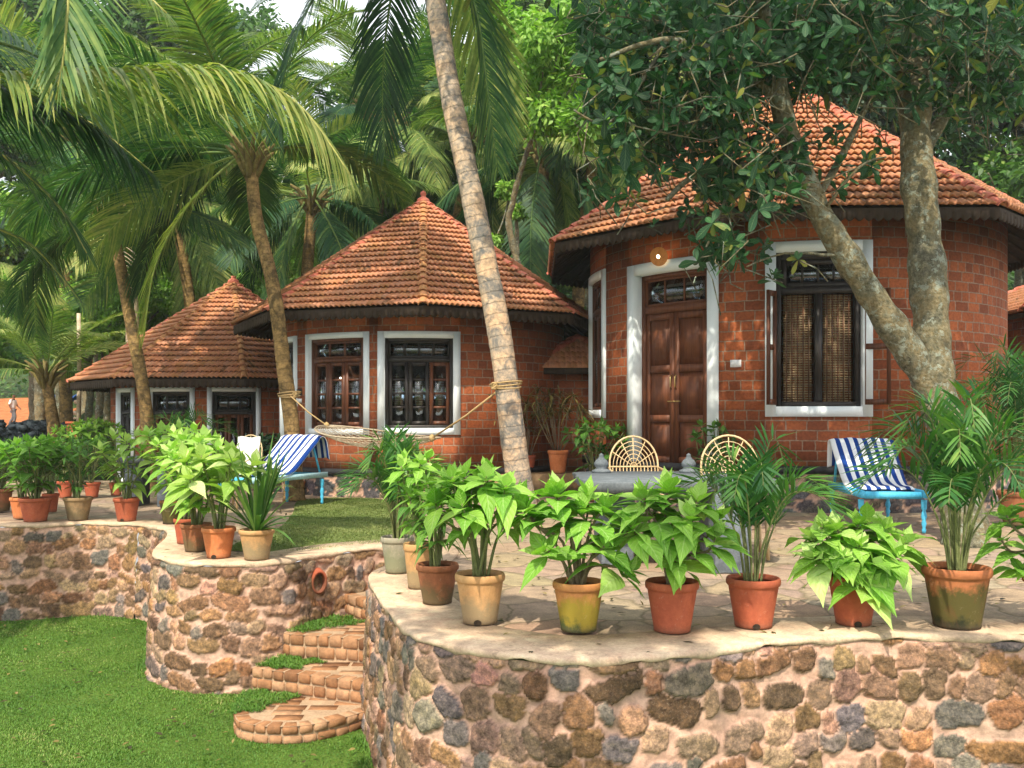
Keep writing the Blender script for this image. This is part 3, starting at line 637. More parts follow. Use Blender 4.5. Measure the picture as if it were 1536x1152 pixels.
def glazed(C,mb,gl,a0,a1,z0,z1,w,st,rows,cols,gw=.012):
    """one sash: stiles, rails and glazing bars into mb, glass into gl"""
    C.box(mb,a0,a0+st,z0,z1,w-.02,w+.02); C.box(mb,a1-st,a1,z0,z1,w-.02,w+.02); C.box(mb,a0+st,a1-st,z0,z0+st,w-.02,w+.02); C.box(mb,a0+st,a1-st,z1-st,z1,w-.02,w+.02)
    for i in range(1,rows):
        z=z0+st+(z1-z0-2*st)*i/rows; C.box(mb,a0+st,a1-st,z-gw,z+gw,w-.012,w+.012)
    for i in range(1,cols):
        a=a0+st+(a1-a0-2*st)*i/cols; C.box(mb,a-gw,a+gw,z0+st,z1-st,w-.012,w+.012)
    C.box(gl,a0+st,a1-st,z0+st,z1-st,w-.003,w+.003)
def casement_window(t,C,a0,a1,z0,z1,mats,blind=None,ncas=3,tk=.085,label=None,toprows=1,topcols=4):
    sr=surround(t,C,a0,a1,z0,z1,tk,'window')
    if label: sr['label']=label
    A0,A1,Z0,Z1=a0+tk,a1-tk,z0+tk,z1-tk; H=Z1-Z0; zt=Z1-H*.24; fr=MB(); g=MB(); f=.045
    C.box(fr,A0,A0+f,Z0,Z1,-.13,-.03); C.box(fr,A1-f,A1,Z0,Z1,-.13,-.03); C.box(fr,A0+f,A1-f,Z0,Z0+f,-.13,-.03); C.box(fr,A0+f,A1-f,Z1-f,Z1,-.13,-.03); C.box(fr,A0+f,A1-f,zt-.03,zt+.03,-.13,-.032)
    ww=(A1-A0-2*f)
    glazed(C,fr,g,A0+f,A1-f,zt+.03,Z1-f,-.075,.03,1,topcols,.02)
    fr.build('window_frame',M[mats[0]],sr)
    for i in range(ncas):
        m=MB(); b0=A0+f+ww*i/ncas; b1=A0+f+ww*(i+1)/ncas; glazed(C,m,g,b0+.004,b1-.004,Z0+f+.004,zt-.034,-.07,.055,4 if blind=='slat' else 2,1,.016)
        m.build('shutter',M[mats[1+i%(len(mats)-1)]],sr)
    g.build('pane',M['glass'],sr)
    bl=MB()
    if blind:
        nb=26
        for i in range(nb):
            z=Z0+f+(zt-Z0-f)*i/nb; C.box(bl,A0+f,A1-f,z,z+(zt-Z0)/nb*.62,-.155,-.148,seg=.3)
        bl.build('blind',M['cream'],sr)
    return sr
def plinth(t,C,zg,zf,seed,a0=None,a1=None,over=.10):
    n=int(2*PI*C.r/.1); path=np.array([C.p(2*PI*C.r*i/n-PI*C.r,over,0)[:2] for i in range(n+1)])
    mb=MB(); rubble(mb,path,zg-.05,zf-.03,.028,.30,.17,seed,depth=.03,pal=PAL_GREY); o=mb.build('plinth',M['stone'],t,True,color=True)
    k=MB(); full=2*PI*C.r; C.box(k,0,full,zf-.035,zf+.055,-.05,over+.03,seg=.15); k.build('plinth_band',M['black'],t)
# --- right hut
H3=thing('round_hut','large round brick hut with open double door and tiled octagonal roof on the right','hut',(4.35,14.8,0),'round brick huts')
C3=Cyl(4.35,14.8,3.1,0.0); h3=lambda px: hit(4.35,14.8,3.1,px)
def A_(C,px): a,y=hit(C.cx,C.cy,C.r,px); return a*C.r,y
d0,yd0=A_(C3,943); d1,yd1=A_(C3,1078); w0,_=A_(C3,1148); w1,yw=A_(C3,1308)
s1,ys1=A_(C3,909); s0=s1-1.12
zf3=.52
ztd=EYE+(625-391)/F*(yd0+yd1)/2; wz0=EYE; wz1=EYE+(625-360)/F*yw
sz1=EYE+(625-403)/F*ys1; sz0=EYE-.02
ops=[(s0,s1,sz0,sz1),(d0,d1,zf3,ztd),(w0,w1,wz0,wz1)]
hutwall(H3,C3,zf3,3.9,ops); plinth(H3,C3,0,zf3,31)
# door
tk=.15; ds=surround(H3,C3,d0,d1,zf3,ztd,tk,'door',True,.03,.24); 
A0,A1=d0+tk,d1-tk; Hd=ztd-tk-zf3; zt=zf3+Hd*.815; fr=MB(); g=MB(); f=.06
C3.box(fr,A0,A0+f,zf3+.02,ztd-tk,-.22,-.12);C3.box(fr,A1-f,A1,zf3+.02,ztd-tk,-.22,-.12);C3.box(fr,A0+f,A1-f,ztd-tk-f,ztd-tk,-.22,-.12);C3.box(fr,A0+f,A1-f,zt-.05,zt+.05,-.22,-.122)
glazed(C3,fr,g,A0+f,A1-f,zt+.05,ztd-tk-f,-.16,.035,1,3,.014)
fr.build('door_frame',M['doorwood'],ds); g.build('pane',M['glass'],ds)
wd=(A1-A0-2*f)/2
for i in range(2):
    b0=A0+f+i*wd+.004; b1=b0+wd-.008; m=MB(); Z0=zf3+.03; Z1=zt-.055; st_=.075; w=-.165
    C3.box(m,b0,b0+st_,Z0,Z1,w-.02,w+.02);C3.box(m,b1-st_,b1,Z0,Z1,w-.02,w+.02)
    zs=[Z0,Z0+(Z1-Z0)*.30,Z0+(Z1-Z0)*.63,Z1]
    for k,z in enumerate(zs):
        lo=z if k==0 else (z-.05 if k<3 else z-.09); hi_=z+.1 if k==0 else (z+.05 if k<3 else z)
        C3.box(m,b0+st_,b1-st_,lo,hi_,w-.02,w+.02)
    for k in range(3):
        C3.box(m,b0+st_,b1-st_,zs[k]+.05,zs[k+1]-.05,w-.016,w-.004)
        C3.box(m,b0+st_+.045,b1-st_-.045,zs[k]+.13,zs[k+1]-.11,w-.006,w+.009)
    lf=m.build('door_leaf',M['doorwood'],ds)
    hn=MB(); hx=b1-.035 if i==0 else b0+.035
    tube(hn,[C3.p(hx,w+.02,zf3+Hd*.40),C3.p(hx,w+.055,zf3+Hd*.41),C3.p(hx,w+.055,zf3+Hd*.46),C3.p(hx,w+.02,zf3+Hd*.47)],.009,6)
    tube(hn,[C3.p(hx-.07,w+.028,zf3+Hd*.335),C3.p(hx+.07,w+.028,zf3+Hd*.335)],.009,6)
    hn.build('bolt',M['brass'],ds)
# big window with shutters and bamboo blind
sr=surround(H3,C3,w0,w1,wz0,wz1,.13,'window'); A0,A1,Z0,Z1=w0+.13,w1-.13,wz0+.13,wz1-.13; Hh=Z1-Z0; zt=Z1-Hh*.25; fr=MB(); g=MB(); f=.06
C3.box(fr,A0,A0+f,Z0,Z1,-.15,-.03);C3.box(fr,A1-f,A1,Z0,Z1,-.15,-.03);C3.box(fr,A0+f,A1-f,Z0,Z0+f,-.15,-.03);C3.box(fr,A0+f,A1-f,Z1-f-.03,Z1,-.15,-.03);C3.box(fr,A0+f,A1-f,zt-.04,zt+.04,-.15,-.032)
C3.box(fr,(A0+A1)/2-.045,(A0+A1)/2+.045,Z0+f,zt-.04,-.15,-.034)
glazed(C3,fr,g,A0+f,A1-f,zt+.04,Z1-f-.03,-.09,.07,1,4,.014); fr.build('window_frame',M['woodd'],sr); g.build('pane',M['glass'],sr)
bl=MB(); half=[(A0+f,(A0+A1)/2-.045),((A0+A1)/2+.045,A1-f)]
nb=44
for b0,b1 in half:
    for i in range(nb):
        z=Z0+f+(zt-.04-Z0-f)*i/nb; C3.box(bl,b0+.03,b1-.03,z,z+.017,-.135+random.uniform(-.003,.003),-.129,seg=.2,ti=random.random())
    for k in range(6):
        a=b0+.06+(b1-b0-.12)*k/5; C3.box(bl,a-.004,a+.004,Z0+f,zt-.04,-.128,-.122,seg=.3)
bl.build('bamboo_blind',M['blind'],sr)
br=MB()
for b0,b1 in half:
    for k in range(1,6):
        a=b0+(b1-b0)*k/6; tube(br,[C3.p(a,-.1,Z0+f),C3.p(a,-.1,zt-.04)],.007,5)
br.build('window_bars',M['wood'],sr)
for a_,sgn in ((A0+.0,-1),(A1-.0,1)):
    m=MB(); p0=Vector(C3.p(a_,.0,0)); rad=Vector((p0.x-C3.cx,p0.y-C3.cy,0)).normalized(); tan=Vector((-rad.y,rad.x,0)); tan=tan if tan.x>0 else -tan
    ang=math.radians(62 if sgn<0 else 25); dr=(rad*math.sin(ang)+tan*sgn*math.cos(ang)).normalized() ; nn=dr.cross(Vector((0,0,1)))
    Wd=.34 if sgn>0 else .20; zz0,zz1=Z0+.02,zt-.0
    Mx=Matrix((( dr.x,nn.x,0,p0.x),(dr.y,nn.y,0,p0.y),(0,0,1,0),(0,0,0,1)))
    box(m,(.0,-.015,zz0),(.05,.015,zz1),Mx);box(m,(Wd-.05,-.015,zz0),(Wd,.015,zz1),Mx)
    for z in (zz0,(zz0+zz1)/2-.03,zz1-.07): box(m,(.05,-.013,z),(Wd-.05,.013,z+.07),Mx)
    m.build('shutter',M['wood'],sr)
# narrow side window
sr=casement_window(H3,C3,s0,s1,sz0,sz1,['wood','wood'],None,2,.12,topcols=3)
roof(H3,(4.35,14.8),4.03,3.70,6.48,math.radians(21),.205,.098,['ridge','ridge','ridge','ridge','ridge','ridge','ridge','ridgey'],200,.078)
# --- middle hut
H2=thing('round_hut','middle round brick hut with two white framed windows behind the hammock','hut',(-1.55,16.3,0),'round brick huts')
C2=Cyl(-1.55,16.3,2.45,0.0)
m0,y0=A_(C2,460);m1,y1=A_(C2,554);n0,y2=A_(C2,567);n1,y3=A_(C2,690); l1,y4=A_(C2,446); l0=l1-.75
zz0=EYE-27/F*14.0; zz1=EYE+127/F*14.0
hutwall(H2,C2,.36,2.95,[(l0,l1,zz0-.25,zz1),(m0,m1,zz0,zz1),(n0,n1,zz0,zz1)]); plinth(H2,C2,0,.36,41)
casement_window(H2,C2,m0,m1,zz0,zz1,['wood','wood'],'slat',3,.085,'brown wooden window nearest the left palm',topcols=3)
casement_window(H2,C2,n0,n1,zz0,zz1,['woodd','woodd','woodd','wood'],'slat',3,.10,'dark window with reflecting panes',topcols=4)
casement_window(H2,C2,l0,l1,zz0-.25,zz1,['woodd','woodd'],None,2,.085,topcols=2)
roof(H2,(-1.55,16.3),3.27,2.77,4.97,math.radians(5.4),.18,.082,['ridgey','ridge','ridge','ridge','ridge','ridge','ridge','ridge'],400,.068)
# --- left hut
H1=thing('round_hut','farthest round brick hut with low tiled roof at the left','hut',(-5.67,19.0,-.3),'round brick huts')
C1=Cyl(-5.67,19.0,2.3,0.0)
ws=[]
for a,b in ((176,202),(222,292),(311,391)):
    x0,ya=A_(C1,a);x1,yb=A_(C1,b); ws.append((x0,x1,-.02,EYE+44/F*(16.9)))
hutwall(H1,C1,-.3,2.05,ws)
for i,(a,b,c_,d_) in enumerate(ws): casement_window(H1,C1,a,b,c_,d_,['woodd','wood' if i else 'woodd'],None,3 if i else 2,.08,topcols=3)
roof(H1,(-5.67,19.0),3.05,1.87,3.95,math.radians(20),.175,.085,['ridgey','ridge','ridge','ridge','ridge','ridge','ridge','ridgey'],600,.062)
# --- lean-to annexes
def annex(label,x0,x1,y0,y1,ze,zr,seed,ov=.35):
    t=thing('brick_annex',label,'outbuilding',((x0+x1)/2,(y0+y1)/2,0),'small outbuildings beside the huts'); mb=MB()
    for a,b in (((x0,y0,0),(x1,y0+.2,ze+.1)),((x0,y0+.2,0),(x0+.2,y1,ze+.1)),((x1-.2,y0+.2,0),(x1,y1,ze+.1))):
        k=mb.n; box(mb,a,b); V=mb.V[-1]; mb.uv[-1]=np.column_stack([V[:,0]+V[:,1],V[:,2],V[:,2]*0])
    mb.build('wall',M['brick'],t)
    X0,X1,Y0,Y1=x0-ov,x1+ov,y0-ov,y1+ov; h=min(X1-X0,Y1-Y0)/2; r=MB()
    ym=(Y0+Y1)/2; xa=X0+(Y1-Y0)/2; xb=max(xa+.01,X1-(Y1-Y0)/2)
    # hipped: front / back as triangles to two apexes joined: build front slope as trapezoid through a far virtual apex
    slope(r,(X0,Y0,ze),(X1,Y0,ze),(xa,ym,zr),(xb,ym,zr),seed); slope(r,(X1,Y1,ze),(X0,Y1,ze),(xb,ym,zr),(xa,ym,zr),seed+1)
    slope(r,(X0,Y1,ze),(X0,Y0,ze),(xa,ym,zr),(xa,ym,zr),seed+2); slope(r,(X1,Y0,ze),(X1,Y1,ze),(xb,ym,zr),(xb,ym,zr),seed+3)
    ro=r.build('roof',M['tile'],t); h=MB()
    for a,b in (((X0,Y0,ze),(xa,ym,zr)),((X0,Y1,ze),(xa,ym,zr)),((X1,Y0,ze),(xb,ym,zr)),((X1,Y1,ze),(xb,ym,zr)),((xa,ym,zr),(xb,ym,zr+.001))): 
        if (Vector(a)-Vector(b)).length>.2: hipcaps(h,a,b,.2,.08,seed)
    h.build('ridge_tiles',M['ridge'],ro,True)
    s=MB(); s.add([(X0+.04,Y0+.04,ze-.05),(X1-.04,Y0+.04,ze-.05),(X1-.04,Y1-.04,ze-.05),(X0+.04,Y1-.04,ze-.05)],[(0,1,2,3)])
    box(s,(X0+.02,Y0+.02,ze-.12),(X1-.02,Y0+.05,ze-.01)); s.build('soffit',M['soffit'],t); return t
def slope(mb,p0,p1,q0,q1,seed,row=.18,per=.09,amp=.015,lift=.028):
    r=np.random.default_rng(seed); p0,p1,q0,q1=[np.array(v,float) for v in (p0,p1,q0,q1)]
    e=p1-p0; W=np.linalg.norm(e); e/=W; a0=np.dot(q0-p0,e); a1=np.dot(q1-p0,e); s=q0-(p0+e*a0); H=np.linalg.norm(s); s/=H; nn=np.cross(e,s)
    if nn[2]<0: nn=-nn
    nr=max(1,int(round(H/row))); row=H/nr; us=np.arange(0,W+per/6,per/6)
    for i in range(nr):
        sa=i*row;sb=(i+1)*row; la,ra=a0*sa/H,W-(W-a1)*sa/H; lb,rb=a0*sb/H,W-(W-a1)*sb/H
        u=us[(us>=la-per/6)&(us<=ra+per/6)]
        if len(u)<2: continue
        wv=amp*(np.sin(2*PI*u/per)+.35*np.sin(4*PI*u/per+.6)); ua=np.clip(u,la,ra);ub=np.clip(u,lb,rb)
        A0=foot0(p0,e,s,ua,sa-.012)-nn*.012;A=foot0(p0,e,s,ua,sa-.012)+nn*(lift+wv)[:,None];B=foot0(p0,e,s,ub,sb+.012)+nn*(wv*.6+.002)[:,None]
        n=len(u);j=np.arange(n-1);ti=np.clip(r.normal(.5,.2,int(W/per)+6),0,1)[(np.floor(u/per)).astype(int)+1]
        mb.add(np.concatenate([A0,A,B]),np.concatenate([np.stack([j,j+1,n+j+1,n+j],1),np.stack([n+j,n+j+1,2*n+j+1,2*n+j],1)]),ti=np.concatenate([ti]*3))
annex('low brick outhouse with small tiled roof tucked between the middle and large huts',.60,1.62,15.3,16.3,2.0,2.55,700)
annex('small tiled outbuilding showing past the right side of the large hut',8.6,11.5,15.4,18.5,2.92,3.9,720)
# plinth ledge with pots between the huts
lg=MB(); box(lg,(-.85,14.05,0),(1.3,14.93,.33)); 
lo=lg.build('planting_ledge',M['ledge'] if 'ledge' in M else M['terrabrown'],loc=(.5,14.6,0)); tag(lo,'low brown masonry ledge carrying pots between the middle and large huts','ledge')
# lamp, nameplate, switches
def pt(C,px,py,w):
    a,y=A_(C,px); return C.p(a,w,EYE+(625-py)/F*y),a
lp,la=pt(C3,993,385,.03); lt=thing('wall_lamp','lit round rattan wall lamp above the door of the large hut','lamp',lp)
rad=Vector((lp[0]-C3.cx,lp[1]-C3.cy,0)).normalized(); rad=(rad+Vector((.1,-.5,-.25))).normalized(); e1=rad.cross(Vector((0,0,1))).normalized(); e2=e1.cross(rad)
m=MB()
for k in range(9):
    rr=.03+.0115*k; cpt=Vector(lp)+rad*(.10-.0035*k); tube(m,[cpt+e1*rr*math.cos(a)+e2*rr*math.sin(a) for a in np.linspace(0,2*PI,20,endpoint=False)],.0062,5,closed=True)
for k in range(18):
    a=k*2*PI/18; tube(m,[Vector(lp)+rad*.102+(e1*math.cos(a)+e2*math.sin(a))*.03,Vector(lp)+rad*.072+(e1*math.cos(a)+e2*math.sin(a))*.122],.0045,4)
m.build('lamp_shade',M['shade'],lt,True)
m=MB(); lathe(m,[(0,-.03),(.022,-.02),(.03,0),(.022,.02),(0,.03)],tuple(Vector(lp)+rad*.07),12); m.build('bulb',M['bulb'],lt,True)
m=MB(); tube(m,[Vector(lp)-rad*.02,Vector(lp)+rad*.05],.02,8); m.build('bracket',M['wood'],lt)
ip,_=pt(C3,990,446,-.75); it=thing('hanging_lantern','small lit lantern seen through the fanlight over the door','lantern',(ip[0],ip[1],ip[2]))
m=MB(); lathe(m,[(0,-.10),(.05,-.09),(.07,-.03),(.05,.01),(0,.02)],ip,12); m.build('lamp_shade',M['bulb2'] if 'bulb2' in M else M['bulb'],it,True)
m=MB(); lathe(m,[(.075,.0),(.06,.03),(.01,.06),(0,.07)],ip,12); tube(m,[(ip[0],ip[1],ip[2]+.06),(ip[0],ip[1],3.6)],.006,5); m.build('lantern_cap',M['brass'],it,True)
pts_=[(1096,1112,540,551,C3,'white nameplate on the brick wall beside the double door','nameplate')]
for a,b,c_,d_,C,lab,nm in pts_:
    m=MB(); x0,y=A_(C,a);x1,_=A_(C,b); C.box(m,x0,x1,EYE+(625-d_)/F*y,EYE+(625-c_)/F*y,-.005,.02)
    o=m.build(nm,M['plate'],loc=C.p((x0+x1)/2,0,1.9)); tag(o,lab,'sign')
m=MB(); x0,y=A_(C2,447);x1,_=A_(C2,453); C2.box(m,x0,x1,EYE+(625-593)/F*y,EYE+(625-584)/F*y,-.005,.025); tag(m.build('meter_box',M['black'],loc=C2.p(x0,0,1.5)),'small dark wall box on brick beside the left palm trunk','box')
m=MB(); C2.box(m,x0,x1,EYE+(625-604)/F*y,EYE+(625-598)/F*y,-.005,.02); tag(m.build('switch_plate',M['plate'],loc=C2.p(x0,0,1.4)),'small white switch plate below the dark wall box','switch')
m=MB(); box(m,(.33+.12,16.16,EYE+44/F*16.2),(.33+.19,16.2,EYE+58/F*16.2)); 
# ------------------------------------------------------------------ pots and plants
def potmesh(mb,c,r,h,n=28):
    b=r*.70; lathe(mb,[(0,.012),(b*.55,.010),(b*.85,0),(b,.004),(b*1.0,.02),(r*.93,h*.80),(r*.935,h*.835),(r*.99,h*.85),(r*1.02,h*.875),(r*1.025,h*.94),(r*1.0,h*.985),(r*.97,h),(r*.90,h*.985),(r*.865,h*.90)],c,n,wob=.004)
def pot(t,c,r,h,mat):
    m=MB(); potmesh(m,c,r,h); po=m.build('pot',M[mat],t,True)
    s=MB(); lathe(s,[(0,h*.9),(r*.3,h*.905),(r*.6,h*.89),(r*.88,h*.86)],c,16,wob=.02); 
    s.build('soil',M['soil'],t); return po
def pot_hole(t,c,r,h):
    m=MB(); V=[(c[0]+.022*math.cos(a)-.01,c[1]-r*.705-.003-.0,c[2]+max(.004,.018+.018*math.sin(a))) for a in np.linspace(0,2*PI,12,endpoint=False)]
    m.add(V,[tuple(range(12))]); m.build('drain_hole',M['soil'],t)
def rosette(mb,p,ax,n,L,W,spread,droop,ti,prof,r,fold=.3):
    """whorl of leaves round a shoot tip: inner ones upright, outer ones spreading"""
    ax=np.array(ax,float);ax/=np.linalg.norm(ax); ref=np.array([.3,.5,.1]);u=np.cross(ax,ref);u/=np.linalg.norm(u);v=np.cross(ax,u)
    k=np.arange(n); az=k*2.399963+r.uniform(0,6.28); q=(k+.5)/n; el=(spread*q**.7)+r.normal(0,.12,n)
    D=np.cos(el)[:,None]*ax+np.sin(el)[:,None]*(np.cos(az)[:,None]*u+np.sin(az)[:,None]*v)
    Ls=L*(.45+.6*q)*r.uniform(.8,1.15,n); N=ax[None]*np.sin(el)[:,None]-np.cos(el)[:,None]*(np.cos(az)[:,None]*u+np.sin(az)[:,None]*v)
    Pp=np.array(p)[None]-ax[None]*(q*L*.28)[:,None]
    leaves(mb,Pp,D,N+r.normal(0,.15,(n,3)),Ls,Ls*W,droop*q*r.uniform(.6,1.4,n),np.clip(ti+.18*(1-q)+r.normal(0,.12,n)+.3*(r.random(n)<.05),0,1),prof,fold*.55)
def leafy(t,c,h,w,top,nst,L,seed,mat='lime',Wd=.46,nl=9,stem='stem',spread=1.75,droop=.45,low=.25,prof='ovate',shoots=None,ti=.5):
    """h: height of crown top above pot rim point c; w: crown radius"""
    r=np.random.default_rng(seed); st=MB(); lf=MB(); tips=[]
    for i in range(nst):
        if shoots: dx,dy,dz=shoots[i%len(shoots)]
        else:
            a=i*2.4+r.uniform(0,.8); rr=w*math.sqrt((i+.6)/nst)*.85; dx,dy=rr*math.cos(a),rr*math.sin(a); dz=h*(1-.45*(rr/w)**2*r.uniform(.3,1.3))
        b=np.array(c)+[dx*.10+r.normal(0,.012),dy*.10,0]; e=np.array(c)+[dx,dy,max(.05,dz)-L*.25]
        m1=b+(e-b)*.4+[dx*-.12,dy*-.12,.04]+r.normal(0,.012,3); m2=b+(e-b)*.75+r.normal(0,.012,3)
        p=catmull([b,m1,m2,e],5); tube(st,p,np.linspace(.011,.005,len(p))*(1+.5*(nst<4)),6)
        ax=(p[-1]-p[-3]); ax/=np.linalg.norm(ax); ax=ax*.5+[dx*.3/w,dy*.3/w,.8]; rosette(lf,e,ax,nl,L,Wd,spread,droop,ti,prof,r)
        # pairs of leaves down the stem
        for q in np.arange(low,.9,.17):
            pp=p[int(q*(len(p)-1))]; az=r.uniform(0,6.28)
            for s_ in (0,PI):
                if r.random()<.72:
                    D=np.array([math.cos(az+s_),math.sin(az+s_),r.uniform(-.15,.55)]); l=L*r.uniform(.7,1.1); pe=pp+D/np.linalg.norm(D)*l*.2; tube(st,[pp,pe],.003,4)
                    leaves(lf,[pe],[D],[[-D[0]*.5,-D[1]*.5,1]],l,l*Wd,r.uniform(.4,1.0)*droop*1.6,np.clip(ti-.15+r.normal(0,.1),0,1),prof,.25)
    st.build('stem',M[stem],t,True); lf.build('foliage',M[mat],t,True)
def pinnate(mb,st,ctrl,n,Lmax,wid,r,ti,start=.25,ang=.75,hang=.25,vee=.35,rad=.006,flatleaf=True,ns=3):
    p=catmull(ctrl,8); pts,s=resample(p,max(.02,np.linalg.norm(np.diff(p,axis=0),axis=1).sum()/40)); m=len(pts)
    tube(st,pts,np.linspace(rad,rad*.25,m),5)
    T=np.gradient(pts,axis=0);T/=np.linalg.norm(T,axis=1)[:,None]
    q=start+(1-start)*(np.arange(n)+.5)/n; q=np.repeat(q,2); sg=np.tile([1.,-1.],n)
    q=np.clip(q+r.normal(0,.15/n,len(q)),0,1); idx=np.clip((q*(m-1)),0,m-1.001); i0=idx.astype(int); f=(idx-i0)[:,None]
    Pp=pts[i0]*(1-f)+pts[np.minimum(i0+1,m-1)]*f; Tt=T[i0]
    Sd=np.cross(Tt,[0,0,1.]); nrmS=np.linalg.norm(Sd,axis=1)[:,None]; Sd=Sd/(nrmS+1e-6); U=np.cross(Sd,Tt)
    a=ang*(1-.35*q)+r.normal(0,.05,len(q)); 
    x=(q-start)/(1-start); prof=(np.sin(PI*np.clip(x*.86+.12,0,1))**.6); L=Lmax*prof*r.uniform(.88,1.1,len(q))
    D=Sd*sg[:,None]*np.sin(a)[:,None]+Tt*np.cos(a)[:,None]+U*(vee*r.uniform(.5,1.3,len(q)))[:,None]
    leaves(mb,Pp,D,U*1.0+Sd*(-sg*vee)[:,None],L,wid*(.6+.5*prof),hang*r.uniform(.7,1.4,len(q)),np.clip(ti+r.normal(0,.09,len(q))+.12*x,0,1),[.45,1,.8,.0] if ns==3 else [.4,.9,1,.75,.0],0,flat=True)
def areca(t,c,h,w,nf,seed,mat='areca',dense=16,leafL=.20,ti=.5,az=None):
    r=np.random.default_rng(seed); st=MB(); lf=MB()
    for i in range(nf):
        a=(i*2.399+r.uniform(-.3,.3)) if az is None else az[i%len(az)]+r.normal(0,.15)
        k=(i+.5)/nf; out=w*(.25+.85*k)*r.uniform(.8,1.15); hh=h*(1.05-.45*k)*r.uniform(.85,1.1); d=np.array([math.cos(a),math.sin(a),0])
        b=np.array(c)+d*r.uniform(.01,.05); ctrl=[b,b+d*out*.12+[0,0,hh*.45],b+d*out*.45+[0,0,hh*.92],b+d*out*.85+[0,0,hh*.98],b+d*out*1.15+[0,0,hh*.80]]
        pinnate(lf,st,ctrl,dense,leafL*r.uniform(.85,1.1),.017,r,ti+r.normal(0,.1),.36,.85,.22,.35,.0075)
    st.build('stem',M['stem'],t,True); lf.build('foliage',M[mat],t,False)
def straps(t,c,h,w,n,seed,mat='strap',W=.035,ti=.5,droop=.7):
    r=np.random.default_rng(seed); lf=MB(); a=r.uniform(0,6.28,n); q=np.sort(r.random(n)); el=.15+1.0*q
    D=np.stack([np.cos(a)*np.sin(el),np.sin(a)*np.sin(el),np.cos(el)],1); L=h*(1.15-.35*q)*r.uniform(.8,1.1,n)
    Pp=np.array(c)[None]+np.stack([np.cos(a),np.sin(a),a*0],1)*.02
    leaves(lf,Pp,D,np.stack([-np.cos(a),-np.sin(a),.6+0*a],1),L,W,droop*q*.8,np.clip(ti+r.normal(0,.15,n),0,1),[.6,.9,1,.95,.8,.55,.02],.35)
    s=MB(); tube(s,[c,(c[0],c[1],c[2]+.06)],.02,7); s.build('stem',M['stem'],t); lf.build('foliage',M[mat],t,True)
def cane(t,c,h,w,n,seed,mat='bronze',L=.28):
    """canes with tufts of narrow drooping leaves"""
    r=np.random.default_rng(seed); st=MB(); lf=MB()
    for i in range(n):
        a=r.uniform(0,6.28); rr=w*math.sqrt(r.random())*.8; e=np.array(c)+[rr*math.cos(a),rr*math.sin(a),h*r.uniform(.55,1)]; b=np.array(c)+[rr*.15*math.cos(a),rr*.15*math.sin(a),0]
        tube(st,[b,(b+e)/2+r.normal(0,.02,3),e],[.008,.007,.005],5); k=16; az=r.uniform(0,6.28,k); el=r.uniform(.3,1.7,k)
        D=np.stack([np.cos(az)*np.sin(el),np.sin(az)*np.sin(el),np.cos(el)],1)
        leaves(lf,np.repeat(e[None],k,0)-np.array([0,0,1.])*r.uniform(0,.12,k)[:,None],D,np.stack([-np.cos(az),-np.sin(az),.8+0*az],1),L*r.uniform(.6,1.1,k),.024,r.uniform(.3,1.1,k),r.uniform(.1,.95,k),'strap',.3)
    st.build('stem',M['brownstem'],t); lf.build('foliage',M[mat],t,True)
GP='potted plants along the terrace walls'
def plant(label,px,py,wpx,hpx,mat,fn,z=0.0,Y=None,hole=False,group=GP):
    g=G(px,py,z) if Y is None else P(px,py,Y); Yc=g.y; r=wpx/2*Yc/F; h=hpx*Yc/F; c=(g.x*(Yc+r*.7)/Yc,Yc+r*.7,g.z+.002 if Y is None else z)
    t=thing('potted_plant',label,'potted plant',c,group); pot(t,c,r,h,mat)
    if hole: pot_hole(t,c,r,h)
    top=(c[0],c[1],c[2]+h*.9); fn(t,top,Yc/F); return t
LZ=.014
# right terrace row (s = metres per pixel at the pot)
plant('grey weathered pot holding a feathery palm, leftmost on the curved right wall',596,862,50,55,'terragrey',lambda t,c,s:areca(t,c,150*s,85*s,22,1,dense=18,leafL=.24,ti=.62,mat='areca'),LZ)
plant('slim orange pot of light green foliage squeezed between the grey pot and a brown pot',628,885,46,68,'terratan',lambda t,c,s:(leafy(t,c,150*s,58*s,0,8,.18,2,'lime',.5,9,ti=.55)),LZ)
plant('dark brown pot of slender stems with narrow leaves beside the tan pot',656,909,64,60,'terradark',lambda t,c,s:(leafy(t,c,150*s,50*s,0,10,.17,3,'mid',.32,9,ti=.85,droop=.6)),LZ,hole=False)
plant('tan pot with a tall bush of big light green leaves, nearest the wall bend',720,940,75,76,'terratan',lambda t,c,s:leafy(t,c,180*s,92*s,0,12,.225,4,'lime',.56,10,ti=.58,droop=.6,low=.5),LZ,hole=True)
plant('yellow mossy pot with forked bare stems and large leaves spreading wide',868,952,78,76,'terrayel',lambda t,c,s:leafy(t,c,165*s,115*s,0,11,.235,5,'lime',.58,10,stem='brownstem',ti=.5,low=.6,shoots=[(-.30,0,.5),(-.12,.05,.58),(.02,.0,.48),(.16,.04,.50),(.30,-.02,.42),(-.20,-.1,.28),(.27,-.08,.16),(.06,.12,.55),(.14,-.1,.30)]),LZ)
plant('red terracotta pot with tall bright leaves in front of the stone table',1008,953,80,77,'terra',lambda t,c,s:leafy(t,c,170*s,90*s,0,11,.235,6,'lime',.56,10,ti=.52,low=.45,stem='brownstem',shoots=[(-.16,0,.56),(-.02,.05,.60),(.14,.0,.54),(.26,.04,.44),(.08,-.1,.46),(-.24,-.08,.40),(.22,-.1,.34),(-.08,.1,.5),(.02,-.08,.22)]),LZ)
plant('red terracotta pot with a slender fan palm-like areca between two leafy pots',1130,946,80,75,'terra',lambda t,c,s:areca(t,c,205*s,118*s,12,7,dense=22,leafL=.25,ti=.5),LZ,hole=True)
